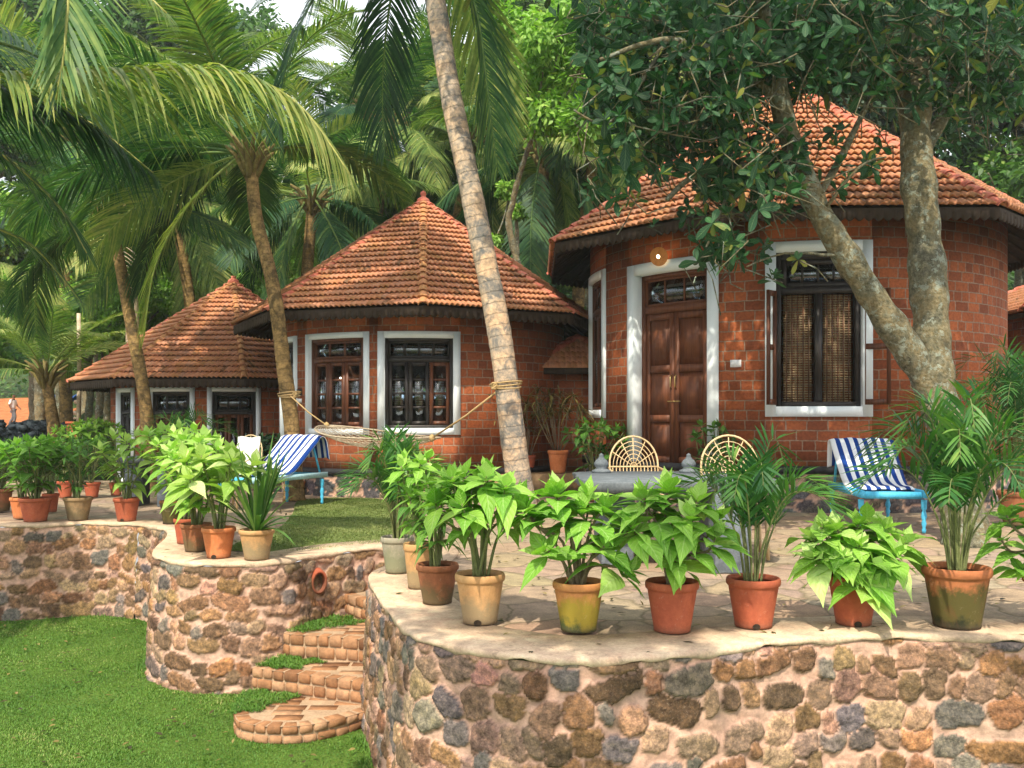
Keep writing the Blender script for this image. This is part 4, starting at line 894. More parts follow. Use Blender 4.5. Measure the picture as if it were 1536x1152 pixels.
plant('red pot half hidden under low broad lime green leaves',1280,942,75,75,'terra',lambda t,c,s:leafy(t,c,112*s,92*s,0,13,.215,8,'lime',.60,10,ti=.62,droop=.55,low=.3,shoots=[(-.22,0,.30),(-.1,.0,.36),(.04,.05,.38),(.18,.0,.36),(.30,.0,.28),(-.12,-.14,.20),(.06,-.17,.16),(.2,-.12,.22),(-.26,-.08,.2),(0,-.12,.28),(.12,.1,.4),(-.15,.1,.36),(.02,-.2,.04)]),LZ,hole=True)
plant('large mossy green stained pot with a dense dark areca palm',1435,947,98,92,'terramoss',lambda t,c,s:areca(t,c,262*s,165*s,22,9,dense=22,leafL=.26,ti=.45),LZ)
plant('leafy pot at the right end of the row with a bare angled twig',1578,944,80,76,'terra',lambda t,c,s:leafy(t,c,165*s,90*s,0,7,.19,10,'lime',.58,8,stem='brownstem',ti=.5,low=.5,shoots=[(-.26,0,.42),(-.1,.05,.5),(-.2,-.05,.12),(.1,0,.4),(-.3,0,.3),(.2,.1,.4),(0,-.1,.3)]),LZ)
# left terrace
plant('tan pot with long upright strap leaves at the right edge of the bastion',385,842,52,46,'terratan',lambda t,c,s:straps(t,c,130*s,60*s,34,11,W=.045,ti=.55),LZ)
plant('orange pot with huge pale green leaves on the bastion',328,839,50,46,'terra2',lambda t,c,s:leafy(t,c,135*s,75*s,0,8,.27,12,'pale',.60,9,ti=.6,droop=.5,low=.4),LZ,hole=True)
plant('brown pot just behind the orange pot on the bastion',294,829,46,42,'terradark',lambda t,c,s:leafy(t,c,150*s,60*s,0,9,.22,13,'lime',.55,9,ti=.66),LZ)
plant('red pot tucked behind the brown pot on the bastion',278,817,34,38,'terra',lambda t,c,s:leafy(t,c,150*s,58*s,0,7,.21,14,'lime',.55,8,ti=.68),LZ)
plant('small dark green pot at the notch between bastion and far wall',256,787,32,35,'terramoss',lambda t,c,s:leafy(t,c,125*s,55*s,0,9,.22,15,'lime',.5,9,ti=.55),LZ)
plant('red pot with an open plant of pale leaves, alone on the far wall',190,783,38,35,'terra',lambda t,c,s:leafy(t,c,110*s,52*s,0,7,.25,16,'pale',.46,8,ti=.45,droop=.5),LZ,hole=True)
plant('brown banded pot with fine dark green foliage on the far wall',117,782,41,35,'terrabrown',lambda t,c,s:(leafy(t,c,95*s,48*s,0,12,.15,17,'mid',.30,9,ti=.5)),LZ)
plant('wide red pot crowded with bushy green leaves on the far wall',53,784,46,36,'terra',lambda t,c,s:leafy(t,c,100*s,60*s,0,16,.20,18,'lime',.52,9,ti=.30),LZ)
plant('orange pot hidden behind the wide red pot',33,779,34,32,'terra2',lambda t,c,s:leafy(t,c,85*s,40*s,0,8,.16,19,'lime',.42,8,ti=.35),LZ)
plant('narrow red pot behind the wide red pot on its right',76,769,24,28,'terra',lambda t,c,s:leafy(t,c,90*s,40*s,0,6,.17,20,'mid',.42,8,ti=.6),LZ)
plant('dark red pot cut by the left edge of the picture',2,768,32,34,'terradark',lambda t,c,s:leafy(t,c,75*s,46*s,0,10,.17,21,'mid',.42,8,ti=.6),LZ)
plant('small red pot with a white flower cluster behind the row',98,748,24,26,'terra',lambda t,c,s:leafy(t,c,70*s,34*s,0,6,.16,22,'mid',.4,8,ti=.5),LZ)
plant('small red pot left of the stone bench behind the row',138,747,24,23,'terra',lambda t,c,s:leafy(t,c,75*s,40*s,0,8,.17,23,'mid',.4,8,ti=.45),LZ)
plant('small red pot in front of the stone bench',174,744,20,20,'terra',lambda t,c,s:leafy(t,c,50*s,24*s,0,5,.15,24,'mid',.4,8,ti=.4),LZ)
plant('small clay pot under the striped lounger by the middle hut',447,742,22,20,'terradark',lambda t,c,s:leafy(t,c,8*s,10*s,0,3,.07,25,'mid',.4,5,ti=.3),LZ)
# pots on the ledge between the huts
zl=.332; GL='potted plants on the ledge between the huts'
plant('orange pot of dark spiky canes left of the leaning palm trunk',743,708,30,32,'terra2',lambda t,c,s:cane(t,c,95*s,45*s,12,31),zl,14.35,group=GL)
plant('low dull orange pot at the left end of the ledge',716,704,24,26,'terra',lambda t,c,s:cane(t,c,80*s,30*s,7,32),zl,14.6,group=GL)
plant('pot half hidden behind the leaning palm trunk',792,707,24,26,'terra',lambda t,c,s:cane(t,c,85*s,36*s,10,33),zl,14.5,group=GL)
plant('tapered orange pot of bronze grassy leaves right of the leaning palm trunk',837,710,31,35,'terra2',lambda t,c,s:cane(t,c,100*s,52*s,16,34),zl,14.2,group=GL)
plant('green broad leaved potted shrub beside the door of the large hut',893,752,30,34,'terra',lambda t,c,s:leafy(t,c,95*s,60*s,0,14,.20,35,'mid',.55,8,ti=.42,prof='ovate'),LZ,group='potted plants by the huts')
plant('green shrub in a pot hidden behind the right rattan chair',1068,765,30,34,'terra',lambda t,c,s:leafy(t,c,105*s,45*s,0,9,.20,36,'mid',.5,7,ti=.4,prof='ovate'),LZ,group='potted plants by the huts')
plant('big brown pot with arching palm fronds at the far right by the hut wall',1528,790,60,52,'terradark',lambda t,c,s:areca(t,c,230*s,125*s,26,37,dense=22,leafL=.30,ti=.42),LZ,group='potted plants by the huts')
# shrubs planted by the left huts
def shrub(label,px,py,Y,h,w,fn,name='shrub'):
    g=P(px,py,Y); t=thing(name,label,'shrub',g,'shrubs by the left huts'); fn(t,tuple(g)); return t
shrub('dark purplish leafy shrub between the left and middle huts',398,720,14.9,1,1,lambda t,c:leafy(t,c,.75,.5,0,22,.24,41,'jungledark',.45,8,ti=.4))
shrub('low palm shrub with stiff fronds in front of the left hut window',275,700,14.5,1,1,lambda t,c:areca(t,c,.85,.75,14,42,dense=16,leafL=.3,ti=.5))
shrub('rounded bright green bush left of the far hut',140,700,17.5,1,1,lambda t,c:leafy(t,c,.9,.8,0,45,.2,43,'junglelight',.45,8,ti=.35))
shrub('dark green bushes behind the left row of pots',62,712,15.5,1,1,lambda t,c:leafy(t,c,.62,1.5,0,60,.22,44,'jungle',.45,8,ti=.35))
shrub('light fern-like shrub left of the striped lounger',405,735,11.5,1,1,lambda t,c:straps(t,c,.5,.3,40,45,W=.03,ti=.85))
# ------------------------------------------------------------------ palms
def frondmesh(elev,L,seed,n=84,leafL=.88,wid=.040,ti=.5,hang=.35,bend=1.0,azs=0.0):
    r=np.random.default_rng(seed); e=math.radians(elev); p=np.zeros(3); pts=[p.copy()]; a=e; st=L/6
    for i in range(6):
        a-= (.06+.15*i/5)*bend*(1.0+.3*math.cos(a)) ; a=max(a,-1.45); p=p+np.array([math.cos(a)*st,azs*st*i*.05,math.sin(a)*st]); pts.append(p.copy())
    st_=MB(); lf=MB(); pinnate(lf,st_,pts,n,leafL,wid,r,ti,.16,1.05,hang,.15,.030,ns=5); return st_,lf
def mesh_of(name,mb,mat,smooth=False):
    o=mb.build(name,mat,None,smooth); me=o.data; bpy.data.objects.remove(o); return me
ELEV=[80,62,45,28,10,-12,-38,-60]; FV=[]
for i,e in enumerate(ELEV):
    for v in range(2):
        s_,l_=frondmesh(e,4.0,100+i*3+v,ti=[.45,.5,.5,.45,.4,.34,.34,.50][i]+.08*v,hang=[.15,.2,.3,.4,.5,.55,.5,.4][i],bend=.9+.25*v,azs=(-1)**v*.3)
        # stalk and leaflets in one part: join arrays
        k=MB(); [k.add(V,np.zeros((0,4),int),uv=u,ti=t_,co=c_) for V,u,t_,c_ in zip(l_.V,l_.uv,l_.ti,l_.co)]; k.F+=l_.F; nb=k.n
        for V,u,c_ in zip(s_.V,s_.uv,s_.co): k.add(V,np.zeros((0,4),int),uv=u,ti=.72,co=c_)
        k.F+=[f+nb for f in s_.F]; k.F=[f for f in k.F if len(f)]
        FV.append(mesh_of('frond',k,M['frond']))
FVB=[]  # paler set: brightness for shaded palms put into the tint; yellowish fronds too
for i,e in enumerate(ELEV):
    s_,l_=frondmesh(e,4.0,300+i,ti=.74,hang=[.15,.2,.3,.4,.5,.55,.5,.4][i]); k=l_; nb=k.n
    for V,u,c_ in zip(s_.V,s_.uv,s_.co): k.add(V,np.zeros((0,4),int),uv=u,ti=.85,co=c_)
    k.F=[f for f in k.F if len(f)]+[f+nb for f in s_.F]; FVB.append(mesh_of('frond',k,M['frond']))
def put(name,me,parent,loc,rz,sc=1.0,rx=0.0):
    o=bpy.data.objects.new(name,me); COL.objects.link(o); o.parent=parent; o.location=loc; o.rotation_euler=(rx,0,rz); o.scale=(sc,sc,sc); return o
def palm(label,base,ctrl,r0,r1,crown,nf,sc,seed,mat='ptrunk',group='coconut palms',elev=(0,8),nuts=True,skip=None,trunk=True,azl=None,front=False,bright=.12,ko=None):
    r=np.random.default_rng(seed); t=thing('coconut_palm',label,'palm tree',base,group)
    if trunk:
        m=MB(); p=catmull([base]+ctrl+[crown],10); pts,s=resample(p,.045); L=s[-1]
        fl=np.exp(-s/.25)*.45; rad=(r0+(r1-r0)*s/L)*(1+fl)*(1+.035*np.maximum(0,np.sin(s*2*PI*(8 if mat=='ptrunk' else 10)))**3+.02*np.sin(s*5.3+seed)); pts=pts+np.stack([.008*np.sin(s*3.1+seed),.008*np.cos(s*2.3),0*s],1)
        tube(m,pts,rad,16); m.build('trunk',M[mat],t,True)
        m=MB(); c=np.array(crown); 
        for k in range(18):
            a=k*2.4; d=np.array([math.cos(a),math.sin(a),0]); zz=-.30+.018*k; tube(m,[c+d*r1*.6+[0,0,zz],c+d*(r1*1.15)+[0,0,zz+.10],c+d*(r1*2.4)+[0,0,zz+.30],c+d*(r1*4.0)+[0,0,zz+.42]],[.045,.05,.035,.02],5)
        m.build('leaf_bases',M['fibre'],t,True)
        if nuts:
            m=MB()
            for k in range(9):
                a=r.uniform(0,6.28); q=c+[math.cos(a)*r1*2.2,math.sin(a)*r1*2.2,-.35+r.uniform(-.15,.1)]; lathe(m,[(0,-.13),(.06,-.11),(.10,-.03),(.095,.05),(.05,.11),(0,.13)],q,8)
            m.build('coconuts',M['nut'],t,True)
    cl=Vector(crown)-Vector(base)
    for i in range(nf):
        az=i*2.39996+seed; q=(i+.5)/nf
        if azl is not None and i<len(azl): az=azl[i][0]; ei=azl[i][1]
        else: ei=int(np.clip(elev[0]+q*(elev[1]-elev[0])+r.normal(0,.4),0,7))
        if front and ei>=3 and abs(((az-4.71+PI)%(2*PI))-PI)<.75: az+=1.3*(1 if ((az-4.71+PI)%(2*PI))-PI>0 else -1)
        if ko and ei>=2 and abs(((az-ko[0]+PI)%(2*PI))-PI)<ko[1]: continue
        put('frond',(FVB[ei] if (bright and r.random()<bright) else FV[ei*2+int(r.integers(0,2))]),t,cl+Vector((math.cos(az)*r1,math.sin(az)*r1,.1)),az,sc*r.uniform(.85,1.1),r.normal(0,.25))
    return t
R_=math.radians
# the two hammock palms, drawn from their bases up
bY=10.4
palm('tall pale leaning palm whose trunk crosses the middle hut roof and holds the hammock rope',G(786,786),[P(775,690,10.4),P(757,560,10.4),P(735,420,10.45),P(700,260,10.5),P(655,20,10.55)],.142,.108,tuple(P(628,-150,10.6)),12,.80,2,elev=(0,3),front=True,nuts=False,azl=[(3.3,6),(.1,7),(1.1,6),(2.2,6),(.2,3)])
palm('slender curving brown palm between the left and middle huts that holds the hammock',G(442,751.5),[P(437,640,13.35),P(424,530,13.4),P(405,410,13.5),P(384,320,13.6)],.118,.088,tuple(P(375,240,13.6)),22,.83,5,'ptrunk2',elev=(0,5.6),front=True,nuts=False,azl=[(.9,3),(3.4,6),(2.9,5)],ko=(5.9,.95))
palm('brown palm leaning left across the far hut roof',G(228,736),[P(222,640,15.1),P(207,540,15.1),P(186,430,15.2)],.108,.085,tuple(P(168,335,15.2)),22,.68,9,'ptrunk2',elev=(0,5.4),front=True,nuts=False)
palm('short palm with yellowish fronds in front of the red earth bank',P(84,668,19.0),[P(80,640,19.0)],.12,.10,tuple(P(70,566,19.0)),14,.56,13,'ptrunk2',elev=(0.5,4.6),nuts=False,bright=.95)
gt=thing('dead_palm_trunk','bare grey palm trunk without a crown behind the left palm','tree trunk',P(200,560,21))
m=MB(); p=catmull([P(202,600,21),P(199,500,21),P(196,420,21),P(194,372,21)],6); tube(m,p,np.linspace(.16,.13,len(p)),12); m.build('trunk',M['ptrunk'],gt,True)
# palms behind the huts
BP=[('palm with light fronds arching down behind the left slope of the middle roof',468,305,20.5,.80,21),('palm with dark fronds standing behind the tip of the middle roof',585,195,24,1.0,22),
('palm crown behind the leaning pale trunk, right of the middle roof tip',705,215,25,1.0,23),('palm with drooping dry fronds between the middle and large huts',815,235,21,.85,24),
('palm with low fronds spreading just above the far left roof',262,300,23,.9,25),('tall palm against the bright sky gap at the upper left',548,165,30,.9,26),
('tall palm top at the upper centre behind the leafy tree',735,75,30,1.1,27),('palm crown high behind the far left hut',120,215,24,1.0,28),('palm with pale fronds low behind the large hut roof at its left',905,120,22,.9,29),
('palm standing left of the far hut among bushes',-120,400,20,.8,30),('palm crown just right of the far left hut roof tip',425,330,27,.9,31),('palm high behind the curving brown palm',330,120,28,1.1,32)]
for lab,px,py,Y,sc,sd in BP:
    cr=P(px,py,Y); bx=cr.x+random.uniform(-1,1); by=Y+.5; b=Vector((bx,by,float(hillz(bx,by))-.2)); mid=b.lerp(cr,.5)+Vector((random.uniform(-.4,.4),0,0))
    palm(lab,tuple(b),[tuple(mid)],.17,.12,tuple(cr),20,sc,sd,'ptrunk2',group='coconut palms behind the huts',elev=(0,8),nuts=False,bright=.5)
# near palm just outside the left edge whose fronds sweep into the frame
npb=(-6.3,7.9,ZL); npc=tuple(P(-230,40,8.0))
NPt=palm('near palm left of the picture whose long bright fronds arch across the upper left',npb,[(-6.1,7.95,1.5)],.17,.12,npc,6,1.0,3,'ptrunk2',elev=(0,5),nuts=False,azl=[(2.2,1),(2.9,2),(1.5,3),(3.6,1),(4.3,4),(.9,0),(5.0,5),(3.0,4),(2.3,4)])
def cfrond(t,ctrl,n,leafL,wid,seed,ti,hang=.45,ang=1.0,start=.1,rad=.028):
    r=np.random.default_rng(seed); s_=MB(); l_=MB(); pinnate(l_,s_,ctrl,n,leafL,wid,r,ti,start,ang,hang,.12,rad,ns=5)
    o=l_.build('frond',M['frond'],t); s_.build('rachis',M['frondstalk'],o,True); return o
M['frondstalk']=simple('frond_stalk',(.22,.24,.05),(.42,.38,.10),6,.5)
c0=Vector(npc)
cfrond(NPt,[c0,P(-60,105,7.9),P(140,108,7.8),P(320,104,7.7),P(440,150,7.6),P(525,262,7.5)],150,.80,.036,61,.78,.75,.95)
cfrond(NPt,[c0,P(-60,-70,7.3),P(40,-110,6.6),P(96,-40,6.2),P(98,60,6.0),P(84,150,5.95)],90,.78,.030,62,.62,.22,.62,.1)
cfrond(NPt,[c0,P(-100,120,8.2),P(20,140,8.3),P(120,175,8.4),P(230,260,8.5)],120,.75,.036,63,.42,.75,.95)
cfrond(NPt,[c0,P(-150,-60,7.6),P(0,-90,7.2),P(150,-60,7.0),P(250,20,6.9)],80,.6,.036,64,.72,.5,.8)
cfrond(NPt,[c0,P(-150,150,8.6),P(-20,215,8.8),P(80,300,9.0),P(130,380,9.0)],80,.6,.036,65,.35,.5,.9)
cfrond(NPt,[c0,P(-140,300,8.6),P(-40,330,8.8),P(50,370,9.0),P(120,450,9.2)],70,.55,.034,66,.40,.45,.9)
# ------------------------------------------------------------------ big cashew tree on the right
ct=thing('cashew_tree','big forked tree with mottled trunk and glossy dark leaves in front of the large hut','tree',G(1448,815))
def limb(mb,pts,r0,r1,ns=16,seed=0):
    p=catmull(pts,10); p,s=resample(p,.05); r=np.random.default_rng(seed); L=s[-1]
    rad=(r0+(r1-r0)*s/L)*(1+.06*np.sin(s*7+seed)+.05*np.sin(s*17+seed*2)); k0=mb.n; tube(mb,p,rad,ns)
    V=mb.V[-1]; V+= (np.sin(V[:,0:1]*31+V[:,2:3]*13)*np.sin(V[:,2:3]*23+V[:,1:2]*17))*.006
m=MB()
limb(m,[G(1448,818)-Vector((0,0,.1)),P(1442,720,9.0),P(1420,640,9.0),P(1400,570,9.0),P(1396,480,9.05),P(1388,370,9.1),P(1376,250,9.1),P(1372,130,9.2),P(1385,20,9.3),P(1400,-120,9.5)],.21,.115,18,1)
limb(m,[P(1412,612,9.0),P(1375,545,8.95),P(1325,470,8.85),P(1270,385,8.75),P(1225,310,8.7),P(1195,240,8.6),P(1172,160,8.5),P(1150,60,8.3),P(1130,-60,8.0)],.155,.075,16,2)
limb(m,[P(1210,290,8.65),P(1165,262,8.5),P(1105,250,8.3),P(1040,265,8.1),P(1000,300,8.0)],.055,.02,8,3)
limb(m,[P(1222,305,8.7),P(1262,235,8.8),P(1300,160,8.9),P(1345,90,9.0)],.04,.02,8,4)
limb(m,[P(1172,160,8.5),P(1100,90,8.2),P(1000,60,7.9),P(900,90,7.8)],.05,.018,8,5)
limb(m,[P(1376,240,9.1),P(1440,140,9.4),P(1510,60,9.6),P(1600,0,9.8)],.07,.03,8,6)
limb(m,[P(1372,130,9.2),P(1290,40,8.8),P(1200,-40,8.4)],.06,.03,8,7)
limb(m,[P(1105,250,8.3),P(1080,320,8.1),P(1060,370,8.0)],.022,.01,6,8)
limb(m,[P(1240,310,8.6),P(1290,250,8.4),P(1330,235,8.3)],.018,.008,6,9)
limb(m,[P(1000,60,7.9),P(920,180,7.9),P(860,165,7.9)],.022,.01,6,10)
limb(m,[P(1270,385,8.75),P(1180,380,8.5),P(1120,400,8.4)],.016,.008,6,11)
tw=m; lf=MB(); r=np.random.default_rng(77)
reg=[((870,1536),(-60,80),820,(7.6,10.5)),((880,1130),(60,180),260,(7.4,9.0)),((1130,1340),(60,140),190,(7.8,9.5)),((1340,1560),(60,170),220,(8.6,10.5)),((930,1180),(170,260),100,(7.7,9.0)),((1040,1200),(250,330),45,(7.8,8.8)),((1050,1205),(190,290),60,(7.9,8.8)),
((960,1110),(300,400),34,(7.8,8.6)),((880,960),(150,300),26,(7.8,8.6)),((1220,1340),(190,290),14,(8.4,8.9)),((1140,1240),(360,420),5,(8.3,8.7)),((1000,1130),(350,400),12,(7.9,8.5)),((1400,1600),(140,220),22,(9.5,11))]
for (xa,xb),(ya,yb),n_,(Ya,Yb) in reg:
    for i in range(n_):
        qx,qy=r.uniform(xa,xb),r.uniform(ya,yb); p=P(qx,qy,r.uniform(Ya,Yb))
        if abs(qx-993)<45 and abs(qy-390)<52: continue
        ax=np.array([r.normal(0,.5),r.normal(-.15,.5),r.uniform(-.2,1)])
        rosette(lf,p,ax,int(r.integers(5,10)),r.uniform(.12,.195),.44,1.7,.2,r.uniform(.2,.75),'obov',r,.2)
        if r.random()<.5: a=np.array(ax)/np.linalg.norm(ax); tube(tw,[p,Vector(p)-Vector(a)*.25,Vector(p)-Vector(a)*.3+Vector((r.normal(.15,.1),.1,r.normal(0,.15)))],.006,4)
# crown volume above and behind the frame top, where it shades the patio
for i in range(650):
    a=r.uniform(0,6.28); rr=4.6*math.sqrt(r.random()); p=(3.3+rr*math.cos(a),8.6+rr*math.sin(a)*.8,5.6+r.uniform(0,2.8)+.3*r.normal()); ax=[math.cos(a)*.5,math.sin(a)*.5,r.uniform(.1,1)]
    if (625-(EYE-0)*0)-0>0 and (p[2]-EYE)/p[1]*F<600: continue
    rosette(lf,p,ax,7,.22,.46,1.6,.15,r.uniform(.2,.7),'obov',r,.2)
m.build('trunk',M['bark'],ct,True); lf.build('crown',M['cashew'],ct,True)
# mid distance leafy tree between the roofs
def clump_tree(label,base,ctrl,r0,blobs,nl,L,mat,seed,name='broadleaf_tree',group=None,prof='ovate',Wd=.5,obj=True):
    t=thing(name,label,'tree',base,group); r=np.random.default_rng(seed); m=MB()
    limb(m,[base]+ctrl,r0,r0*.4,10,seed)
    for (c,rad) in blobs: limb(m,[ctrl[-1],tuple((Vector(ctrl[-1])+Vector(c))/2+Vector((0,0,-.1))),c],r0*.35,.01,6,seed+1)
    m.build('trunk',M['bark'],t,True); lf=MB()
    for c,rad in blobs: foliage_blob(lf,c,rad,nl,L,r,prof,Wd)
    lf.build('crown',M[mat],t,True); return t
def foliage_blob(lf,c,rad,nl,L,r,prof='ovate',Wd=.5,squash=.8):
    k=max(3,int(nl/45)); d=nrm(r.normal(size=(k,3))); cc=np.array(c)+d*rad*r.uniform(.35,1,(k,1))*[1,1,squash]
    n=nl; w=r.integers(0,k,n); Pp=cc[w]+r.normal(0,rad*.20,(n,3)); o=Pp-np.array(c); D=nrm(o)*.6+r.normal(0,.5,(n,3)); D[:,2]-=.15
    N=nrm(o)+np.array([0,0,.7])+r.normal(0,.35,(n,3)); ct_=r.normal(.48,.16,k)[w]
    leaves(lf,Pp,D,N,L*r.uniform(.7,1.3,n),L*Wd,.15,np.clip(ct_+r.normal(0,.1,n),0,1),[.2,1,.75,.05],.15,flat=True)
clump_tree('leafy yellow-green tree filling the gap above and between the two nearer roofs',(1.3,17.6,0),[P(772,380,17.5),P(770,300,17.3),P(800,200,16.8)],.11,[(P(820,60,16.5),.75),(P(870,110,16.3),.7),(P(790,120,16.8),.6),(P(850,30,16.6),.8),(P(905,50,16.4),.7),(P(760,40,17),.5),(P(820,165,16.5),.5),(P(880,190,16),.45)],900,.14,'junglelight',81,Wd=.42)
clump_tree('thin brown sapling with tufts of small leaves right of the middle roof',(.15,18.8,0),[P(776,380,18.5),P(772,310,18.4),P(766,290,18.4)],.085,[(P(762,282,18.3),.22),(P(742,360,18.3),.18),(P(785,318,18.3),.16),(P(752,285,18.3),.16)],260,.09,'junglelight',82,Wd=.6)
# near twigs with pale leaves crossing in front of that tree
# ------------------------------------------------------------------ forest behind
FT=[]
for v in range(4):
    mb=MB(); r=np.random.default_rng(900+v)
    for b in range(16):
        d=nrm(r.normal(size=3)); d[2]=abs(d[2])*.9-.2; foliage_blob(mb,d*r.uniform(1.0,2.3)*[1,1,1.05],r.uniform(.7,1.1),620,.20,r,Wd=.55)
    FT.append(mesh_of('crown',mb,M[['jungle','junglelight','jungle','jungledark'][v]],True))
tm=MB(); limb(tm,[(0,0,-9),(.15,0,-5),(-.1,.1,-2.5),(0,0,0)],.22,.12,8,5); 
for a in range(6): limb(tm,[(0,0,-1.2),(math.cos(a)*.9,math.sin(a)*.9,-.2),(math.cos(a)*1.8,math.sin(a)*1.8,.6)],.09,.02,5,a)
TM=mesh_of('trunk',tm,M['bark'],True)
def ftree(px,py,Y,sc,v,label,group):
    c=P(px,py,Y); t=thing('forest_tree',label,'tree',(c.x,c.y,float(hillz(c.x,c.y))),group); off=Vector((0,0,c.z-t.location.z)); rz=random.uniform(0,6.28)
    tk_=put('trunk',TM,t,off,rz,sc); tk_.scale.z=max(sc,(off.z+.4)/9); put('crown',FT[v],t,off,rz,sc)
random.seed(21)
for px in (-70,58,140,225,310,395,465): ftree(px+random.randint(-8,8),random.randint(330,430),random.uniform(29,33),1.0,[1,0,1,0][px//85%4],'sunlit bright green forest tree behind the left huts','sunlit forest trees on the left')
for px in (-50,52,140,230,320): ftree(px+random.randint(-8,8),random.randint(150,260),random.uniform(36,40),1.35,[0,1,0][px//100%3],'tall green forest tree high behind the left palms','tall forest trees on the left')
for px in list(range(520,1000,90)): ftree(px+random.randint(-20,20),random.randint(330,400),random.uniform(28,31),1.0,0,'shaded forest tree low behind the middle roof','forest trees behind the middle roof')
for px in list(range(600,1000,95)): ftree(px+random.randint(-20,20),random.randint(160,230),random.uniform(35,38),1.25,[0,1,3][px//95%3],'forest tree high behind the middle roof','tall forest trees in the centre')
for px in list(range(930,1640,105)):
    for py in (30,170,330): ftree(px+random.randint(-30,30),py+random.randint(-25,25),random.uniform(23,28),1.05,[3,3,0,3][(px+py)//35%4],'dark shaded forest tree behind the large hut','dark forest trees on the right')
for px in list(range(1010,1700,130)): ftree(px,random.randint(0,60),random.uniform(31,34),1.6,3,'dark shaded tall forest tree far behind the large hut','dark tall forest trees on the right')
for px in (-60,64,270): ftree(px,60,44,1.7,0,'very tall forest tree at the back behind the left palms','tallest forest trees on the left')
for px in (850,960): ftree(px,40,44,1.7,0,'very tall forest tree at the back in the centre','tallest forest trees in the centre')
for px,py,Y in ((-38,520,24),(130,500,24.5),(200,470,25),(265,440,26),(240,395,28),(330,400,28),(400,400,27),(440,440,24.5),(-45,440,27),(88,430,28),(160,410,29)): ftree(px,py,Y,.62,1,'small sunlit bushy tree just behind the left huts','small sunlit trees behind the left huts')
# undergrowth mass
mb=MB(); r=np.random.default_rng(5); n=52000
Y=r.uniform(22,62,n)**1.0; X=Y*r.uniform(-.72,.66,n); keep=~((X/Y<-.40)&(Y<58)&(Y>20)&(X/Y>-.62)) ; X=X[keep];Y=Y[keep]
cl=np.sin(X*1.7)*np.cos(Y*1.3)+np.sin(X*.6+Y*.8); Z=hillz(X,Y)+r.uniform(0,1,len(X))**1.3*(1.1+.8*cl.clip(-1,1.5)+.02*Y)
leaves(mb,np.stack([X,Y,Z],1),np.stack([r.normal(0,1,len(X)),r.normal(-.3,1,len(X)),r.normal(-.1,.5,len(X))],1),np.stack([r.normal(0,.4,len(X)),r.normal(-.5,.4,len(X)),1+0*X],1),.26*r.uniform(.6,1.4,len(X))*(Y/35)**.6,.15*(Y/35)**.6,.1,np.clip(.45+.15*cl+r.normal(0,.12,len(X)),0,1),[.2,1,.75,.05],.1,flat=True)
o=mb.build('undergrowth',M['jungle'],None,True); kind(o,'stuff','dense green undergrowth covering the hillside behind the huts')
# ------------------------------------------------------------------ grass
def grass(name,inside,n,bb,z,L,mat,seed,label,zf=None):
    r=np.random.default_rng(seed); X=r.uniform(bb[0],bb[1],n);Y=r.uniform(bb[2],bb[3],n); k=inside(X,Y); X=X[k];Y=Y[k]; n=len(X)
    a=r.uniform(0,6.28,n); Z=(z if zf is None else zf(X,Y))+0*X; tilt=r.uniform(.2,.9,n)
    D=np.stack([np.cos(a)*tilt,np.sin(a)*tilt,1+0*a],1); l=L*r.uniform(.5,1.3,n)*(1+.25*np.sin(X*5+Y*3)*np.sin(Y*7-X*2))
    pt_=.5+.16*np.sin(X*2.1+np.sin(Y*1.7))*np.sin(Y*2.6+1)+.10*np.sin(X*9+Y*3)*np.sin(Y*8)+r.normal(0,.13,n)
    mb=MB(); leaves(mb,np.stack([X,Y,Z-.004],1),D,np.stack([-np.cos(a),-np.sin(a),.3+0*a],1),l,.0042+.0022*(Y/8),.45,np.clip(pt_,0,1),[1,.8,.05],0,flat=True)
    o=mb.build(name,M[mat],None,False); kind(o,'stuff',label); return o
def in_poly(poly_):
    q=np.array(poly_)
    def f(X,Y):
        c=np.zeros(len(X),bool); n2=len(q)
        for i in range(n2):
            x1,y1=q[i];x2,y2=q[(i+1)%n2]
            with np.errstate(divide='ignore',invalid='ignore'): t=((y1>Y)!=(y2>Y))&(X<(x2-x1)*(Y-y1)/(y2-y1+1e-12)+x1)
            c^=t
        return c
    return f
lawnpoly=[(-8,5.2)]+[tuple(p) for p in offset_path(LP,.06)[3*14:]]+[(-1.1,8.0),(-1.12,6.5)]+[tuple(p) for p in offset_path(RP,.05)[3*14:9*14]]+[(-.1,4.3),(-1.5,4.3)]
stp=in_poly([(-1.62,6.45),(-1.4,6.42),(-1.0,6.7),(-.9,8.7),(-1.5,8.5),(-1.6,7.6),(-2.05,7.3),(-2.05,6.7),(-1.85,6.5)])
lp_=in_poly(lawnpoly)
LY=lambda X,Y: ZL+.012*np.sin(X*1.3)*np.cos(Y*1.1)
grass('lawn_grass',lambda X,Y:lp_(X,Y)&~stp(X,Y)&(X>-Y*.57-.2),330000,(-6.6,-.2,4.4,10.6),ZL,.033,'grassb',1,'short mown bright green grass of the lower lawn',LY)
up=[(-2.55,8.35),(-2.2,8.2),(-1.85,8.25),(-1.5,8.62),(-1.15,8.9),(-1.0,9.6),(-1.05,11),(-1.4,12.6),(-2.1,13.6),(-3.0,13.4),(-2.7,11.5),(-2.5,10),(-2.6,9)]
upc=catmull(up+[up[0]],6); poly('upper_lawn',[tuple(p) for p in upc],.006,M['lawn2']); up_=in_poly([tuple(p) for p in upc])
grass('upper_grass',lambda X,Y:up_(X,Y),120000,(-3.2,-.9,8.1,13.7),.006,.035,'grassd',2,'sun bleached grass of the small upper lawn behind the steps')
